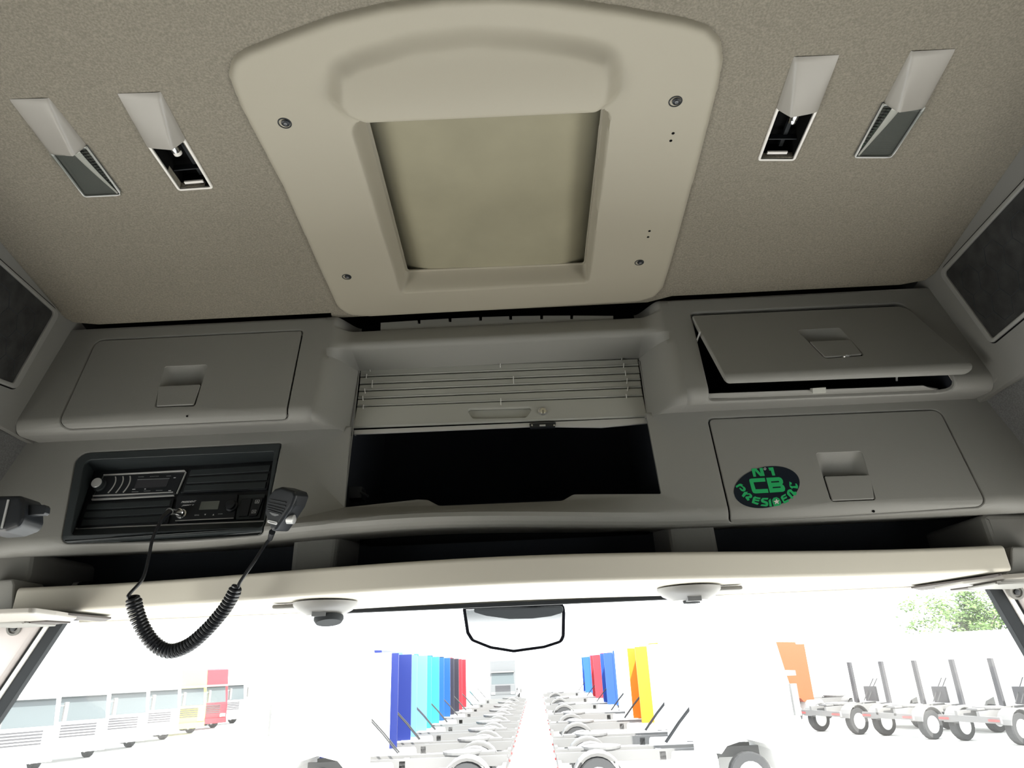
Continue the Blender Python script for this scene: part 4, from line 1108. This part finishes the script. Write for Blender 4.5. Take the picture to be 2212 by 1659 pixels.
plate('hood', mp, [PX(mp, [(1006, 1312), (1216, 1304), (1216, 1318), (1190, 1326), (1150, 1331), (1100, 1332), (1050, 1325)], .012)], M['rubber'], mr, thick=.01, w=.012, bev=.003)  # dark strip laid across the top of the mirror face
MB().tube([mp.map(*p, .003) for p in mpx]+[mp.map(*mpx[0], .003)], .0042, 8).build('rim', M['rimb'], mr, True)
MB().box(-.02, .02, 2.0, 2.2, EZ+.16, EZ+.19).box(-.02, .02, 2.17, 2.2, EZ+.12, EZ+.19).build('arm', M['rubber'], mr)

# lorries: one builder, every unit with its own cab colour
TM = {}
def tmat(k, c, **kw):
    if k not in TM: TM[k] = mat('lorry_'+k, c, kw.get('r', .4), spec=.4)
    return TM[k]
MT = {'tyre': mat('tyre', (.035, .036, .038), .85), 'rimm': mat('wheel_rim', (.6, .6, .6), .4, .3), 'glass': mat('lorry_glass', (.07, .085, .09), .15),
      'chass': mat('chassis', (.13, .13, .13), .7), 'grl': mat('grille_dark', (.045, .045, .05), .7), 'lite': mat('lamp_red', (.4, .06, .06), .3), 'glass_sky': mat('side_glass_sky', (.4, .42, .42), .1), 'alu': mat('tank_alu', (.75, .75, .75), .3, .4), 'hl': mat('headlamp', (.6, .62, .63), .15)}  # side panes coloured pale for the white sky they reflect
_shared = {}
def shared(key, make, name, m, parent, loc=(0, 0, 0)):
    if key not in _shared:
        o = make().build(name, m); c = Vector(o.location); _shared[key] = (o.data, c); bpy.data.objects.remove(o)
    me, c = _shared[key]
    if me.materials[0] != m: me = me.copy(); me.materials[0] = m
    o = bpy.data.objects.new(name, me); COL.objects.link(o); o.parent = parent; o.location = c+Vector(loc); return o
def wheel_mb(): return MB().lathe((0, 0, 0), (0, 1, 0), [(.30, -.14), (.47, -.15), (.50, -.10), (.50, .10), (.47, .15), (.30, .14)], 24)
def rim_mb():
    m = MB().lathe((0, 0, 0), (0, 1, 0), [(.30, -.142), (.27, -.10), (.16, -.06), (.13, -.12), (.05, -.13)], 18)
    return m.lathe((0, 0, 0), (0, 1, 0), [(.30, .142), (.27, .10), (.16, .06), (.13, .12), (.05, .13)], 18)
def fender_mb():
    m = MB(); v = []; n = 10
    for i in range(n+1):
        a = PI*(.06+.88*i/n)
        for r_ in (.58, .62):
            for y in (-.25, .25): v.append((r_*math.cos(a), y, r_*math.sin(a)))
    f = []
    for i in range(n):
        a = i*4; f += [(a, a+4, a+5, a+1), (a+2, a+3, a+7, a+6), (a, a+2, a+6, a+4), (a+1, a+5, a+7, a+3)]
    return m.add(v, f)
def cab_mb(h):
    def m():
        v = [(0, .55), (-.06, .9), (-.04, 1.5), (.18, 2.75), (.32, h-.08), (.5, h), (2.1, h-.05), (2.15, h-.25), (2.15, 1.0), (2.0, .98), (1.85, 1.14), (1.35, 1.27), (.85, 1.14), (.7, .98), (.65, .55)]
        n = len(v); mb = MB()
        return mb.add([(x, -1.22, z) for x, z in v]+[(x, 1.22, z) for x, z in v], [tuple(range(n)), tuple(range(2*n-1, n-1, -1))]+[(i, (i+1) % n, (i+1) % n+n, i+n) for i in range(n)])
    return m
def lorry(loc, ang, colour, label, group, h=3.75, key='white', stack=False):
    """cab nose towards local -x... the chassis runs back along +x; wheels on the ground"""
    root = empty('tractor_unit', loc); root.rotation_euler = (0, 0, ang); tag(root, label, 'lorry', group)
    cm = tmat(key, colour)
    shared('cab%.1f' % h, cab_mb(h), 'cab', cm, root)
    gm = lambda: MB().box(-.035, .0, -1.02, 1.02, 1.55, 2.35).box(-.04, -.01, -1.0, 1.0, 1.56, 1.60)
    ws = shared('ws', lambda: MB().add([(-.03, -1.08, 1.62), (-.03, 1.08, 1.62), (.14, 1.04, 2.60), (.14, -1.04, 2.60), (.02, -1.08, 1.62), (.02, 1.08, 1.62), (.19, 1.04, 2.60), (.19, -1.04, 2.60)], [(0, 1, 2, 3), (7, 6, 5, 4), (0, 4, 5, 1), (1, 5, 6, 2), (2, 6, 7, 3), (3, 7, 4, 0)]), 'windscreen', MT['glass'], root)
    for s in (-1, 1):
        shared('sw%d' % s, lambda: MB().box(.35, 1.15, min(s*1.2, s*1.24), max(s*1.2, s*1.24), 1.75, 2.45), 'side_window', MT['glass_sky'], root)
        shared('fair%d' % s, lambda: MB().box(2.15, 2.62, min(s*1.14, s*1.2), max(s*1.14, s*1.2), 1.05, 3.6), 'side_fairing', cm, root)
        shared('mir%d' % s, lambda: MB().box(.05, .2, min(s*1.38, s*1.52), max(s*1.38, s*1.52), 1.75, 2.45).box(.1, .14, min(s*1.2, s*1.4), max(s*1.2, s*1.4), 2.3, 2.34), 'wing_mirror', MT['chass'], root)
        shared('hl%d' % s, lambda: MB().box(-.09, -.03, min(s*.75, s*1.12), max(s*.75, s*1.12), .72, .92), 'headlamp', MT['hl'], root)
        shared('tank%d' % s, lambda: MB().lathe((2.1, s*.98, .78), (1, 0, 0), [(.24, 0), (.27, .03), (.27, 1.0), (.24, 1.03)], 16), 'fuel_tank', MT['alu'], root)
        shared('rail%d' % s, lambda: MB().box(.9, 5.9, min(s*.36, s*.46), max(s*.36, s*.46), .82, 1.05), 'chassis_rail', MT['chass'], root)
        shared('tl%d' % s, lambda: MB().box(5.88, 5.94, min(s*.75, s*1.12), max(s*.75, s*1.12), .76, .82), 'tail_lamp', MT['lite'], root)
        for x in (1.35, 4.95):
            w = shared('wheel', wheel_mb, 'wheel', MT['tyre'], root, (x, s*1.04, .5))
            shared('rim', rim_mb, 'rim', MT['rimm'], w)
        shared('fender', fender_mb, 'mudguard', MT['chass'], root, (4.95, s*1.0, .52))
    if stack: shared('stack', lambda: MB().box(2.66, 2.80, -.95, -.78, 1.0, 2.7).box(2.66, 2.80, .78, .95, 1.0, 2.7).box(2.66, 2.78, -.3, .3, 1.1, 1.7), 'air_intake', MT['grl'], root)
    shared('gr', lambda: (lambda m: [m.box(-.09, -.05, -.72, .72, .98+.11*k, 1.04+.11*k) for k in range(5)] and m)(MB()), 'grille', MT['grl'], root)
    shared('bump', lambda: MB().box(-.14, .10, -1.2, 1.2, .35, .66), 'bumper', cm, root)
    shared('vis', lambda: MB().box(-.12, .14, -1.1, 1.1, 2.62, 2.74), 'sun_visor', MT['chass'], root)
    shared('fifth', lambda: MB().lathe((4.75, 0, 1.06), (0, 0, 1), [(.48, 0), (.5, .03), (.5, .08), (.1, .1)], 20).box(5.1, 5.6, -.2, .2, 1.06, 1.12), 'fifth_wheel', MT['chass'], root)
    shared('xm', lambda: MB().box(5.8, 5.9, -1.15, 1.15, .70, .9).box(3.2, 3.35, -.46, .46, .8, 1.0), 'cross_member', MT['chass'], root)
    shared('lines', lambda: MB().tube([(2.3, -.1, 2.0), (2.7, -.1, 1.6), (3.1, -.1, 1.15)], .02, 6).tube([(2.3, .1, 2.0), (2.7, .1, 1.6), (3.1, .1, 1.15)], .02, 6), 'air_lines', MT['tyre'], root)
    return root
WHT = (.82, .82, .82)
gA = 'tractor units in the left rank facing away left'; gB = 'tractor units in the right rank'
rowL = [(20.0, 'white', WHT, 'white tractor unit nearest in the left rank, front wheel at the frame bottom'), (23.5, 'navy', (.012, .022, .13), 'dark blue tractor unit second in the left rank'),
        (27, 'sky', (.10, .22, .5), 'light blue tractor unit third in the left rank'), (30.5, 'teal', (.03, .42, .52), 'teal tractor unit behind the blue ones in the left rank'),
        (34.5, 'blue2', (.012, .07, .33), 'bright blue tractor unit behind the teal one'), (38.5, 'black', (.02, .02, .03), 'black tractor unit behind the bright blue one'), (42.5, 'red', (.32, .02, .03), 'red tractor unit in the left rank behind the black one'),
        (47, 'cyan', (.2, .6, .7), 'pale cyan tractor unit towards the far end of the left rank'), (53, 'white', WHT, 'white tractor unit last in the left rank')]
for d, k, c, lb in rowL:
    lorry(Vector((-6.75, d, 0)), 0, c, lb, gA, key=k)
rowR = [(20.0, 'white', WHT, 'white tractor unit nearest in the right rank, front wheel at the frame bottom'), (23.6, 'white', WHT, 'white tractor unit second in the right rank'),
        (29, 'orange', (.6, .17, .012), 'orange tractor unit in the right rank'), (34, 'white', WHT, 'white tractor unit behind the orange one'),
        (42, 'blue', (.012, .05, .26), 'dark blue tractor unit in the right rank'), (50, 'red', (.4, .03, .04), 'red tractor unit in the right rank left of the dark blue one'),
        (60, 'blue2', (.012, .07, .33), 'blue tractor unit farthest in the right rank')]
for d, k, c, lb in rowR:
    lorry(Vector((6.3, d, 0)), PI, c, lb, gB, key=k)
# right-hand diagonal rank, tails towards the aisle
A24 = math.radians(204)
for i, lb in enumerate(('white tractor unit first from the left in the diagonal rank, both wheels showing', 'white tractor unit second in the diagonal rank at the right', 'white tractor unit third in the diagonal rank at the right',
                        'white tractor unit cut by the right frame edge')):
    lorry(Vector((12.6+1.6*i+4.52, 33-2.65*i+2.02, 0)), A24, WHT, lb, 'tractor units in the diagonal rank at the right', key='white', stack=True)
lorry(Vector((10.6, 38, 0)), math.radians(18), (.30, .07, .03), 'orange and white tractor unit standing left of the diagonal rank', 'single lorries at the back of the yard', key='brick')
lorry(Vector((-3.3, 72, 0)), math.radians(86), (.10, .105, .11), 'dark grey tractor unit facing the camera at the far end of the aisle', 'single lorries at the back of the yard', key='grey')
for i in range(8):
    lb = ['white tractor unit at the left frame edge, front towards the camera', 'white tractor unit second from the left edge', 'white tractor unit third from the left edge',
          'white tractor unit fourth from the left edge', 'white tractor unit fifth from the left edge', 'yellow cabbed tractor unit in the far left rank', 'red and white tractor unit in the far left rank', 'white tractor unit last in the far left rank'][i]
    k, c = (('white', WHT) if i not in (5, 6) else (('yellow', (.75, .7, .1)) if i == 5 else ('red', (.5, .06, .06))))
    lorry(Vector((-19.6-.42*i, 25+4.3*i, 0)), math.radians(140), c, lb, 'tractor units along the left side, fronts showing', key=k)
# tree behind the right-hand rank
def tree(base, cr, label, n=5200):
    root = empty('tree', base); tag(root, label, 'tree')
    mb = MB().tube([base, base+Vector((.1, 0, 2)), base+Vector((0, 0, 4.2))], lambda t: .28-.16*t, 10)
    for k in range(7):
        a = k*2.4; mb.tube([base+Vector((0, 0, 2.2+.25*k)), base+Vector((math.cos(a)*1.6, math.sin(a)*1.2, 3.6+.3*k)), base+Vector((math.cos(a)*3.2, math.sin(a)*2, 4.6+.25*k))], lambda t: .10-.07*t, 6)
    mb.build('trunk', mat('bark', (.12, .10, .08), .9), root)
    rnd = random.Random(3); v = []; f = []
    cl = [(Vector((rnd.gauss(0, 1)*cr[0]*.45, rnd.gauss(0, 1)*cr[1]*.45, rnd.gauss(0, 1)*cr[2]*.42))) for _ in range(46)]
    for i in range(n):
        c = rnd.choice(cl); p = base+Vector((0, 0, 5.2))+c+Vector((rnd.gauss(0, .42), rnd.gauss(0, .42), rnd.gauss(0, .30)))
        a = Vector((rnd.gauss(0, 1), rnd.gauss(0, 1), rnd.gauss(0, .6))).normalized(); b = a.orthogonal().normalized(); s = rnd.uniform(.10, .2)
        k = len(v); v += [p-a*s, p+b*s*.45, p+a*s, p-b*s*.45]; f.append((k, k+1, k+2, k+3))
    lv = obj('foliage', v, f, mat('leaves', (.11, .20, .05), .7, var=.6, vscale=1.2), root); tag(lv, kind='stuff')
tree(Vector((32.5, 55, .2)), (4.4, 2.5, 1.7), 'broad green tree standing behind the right-hand rank of lorries')
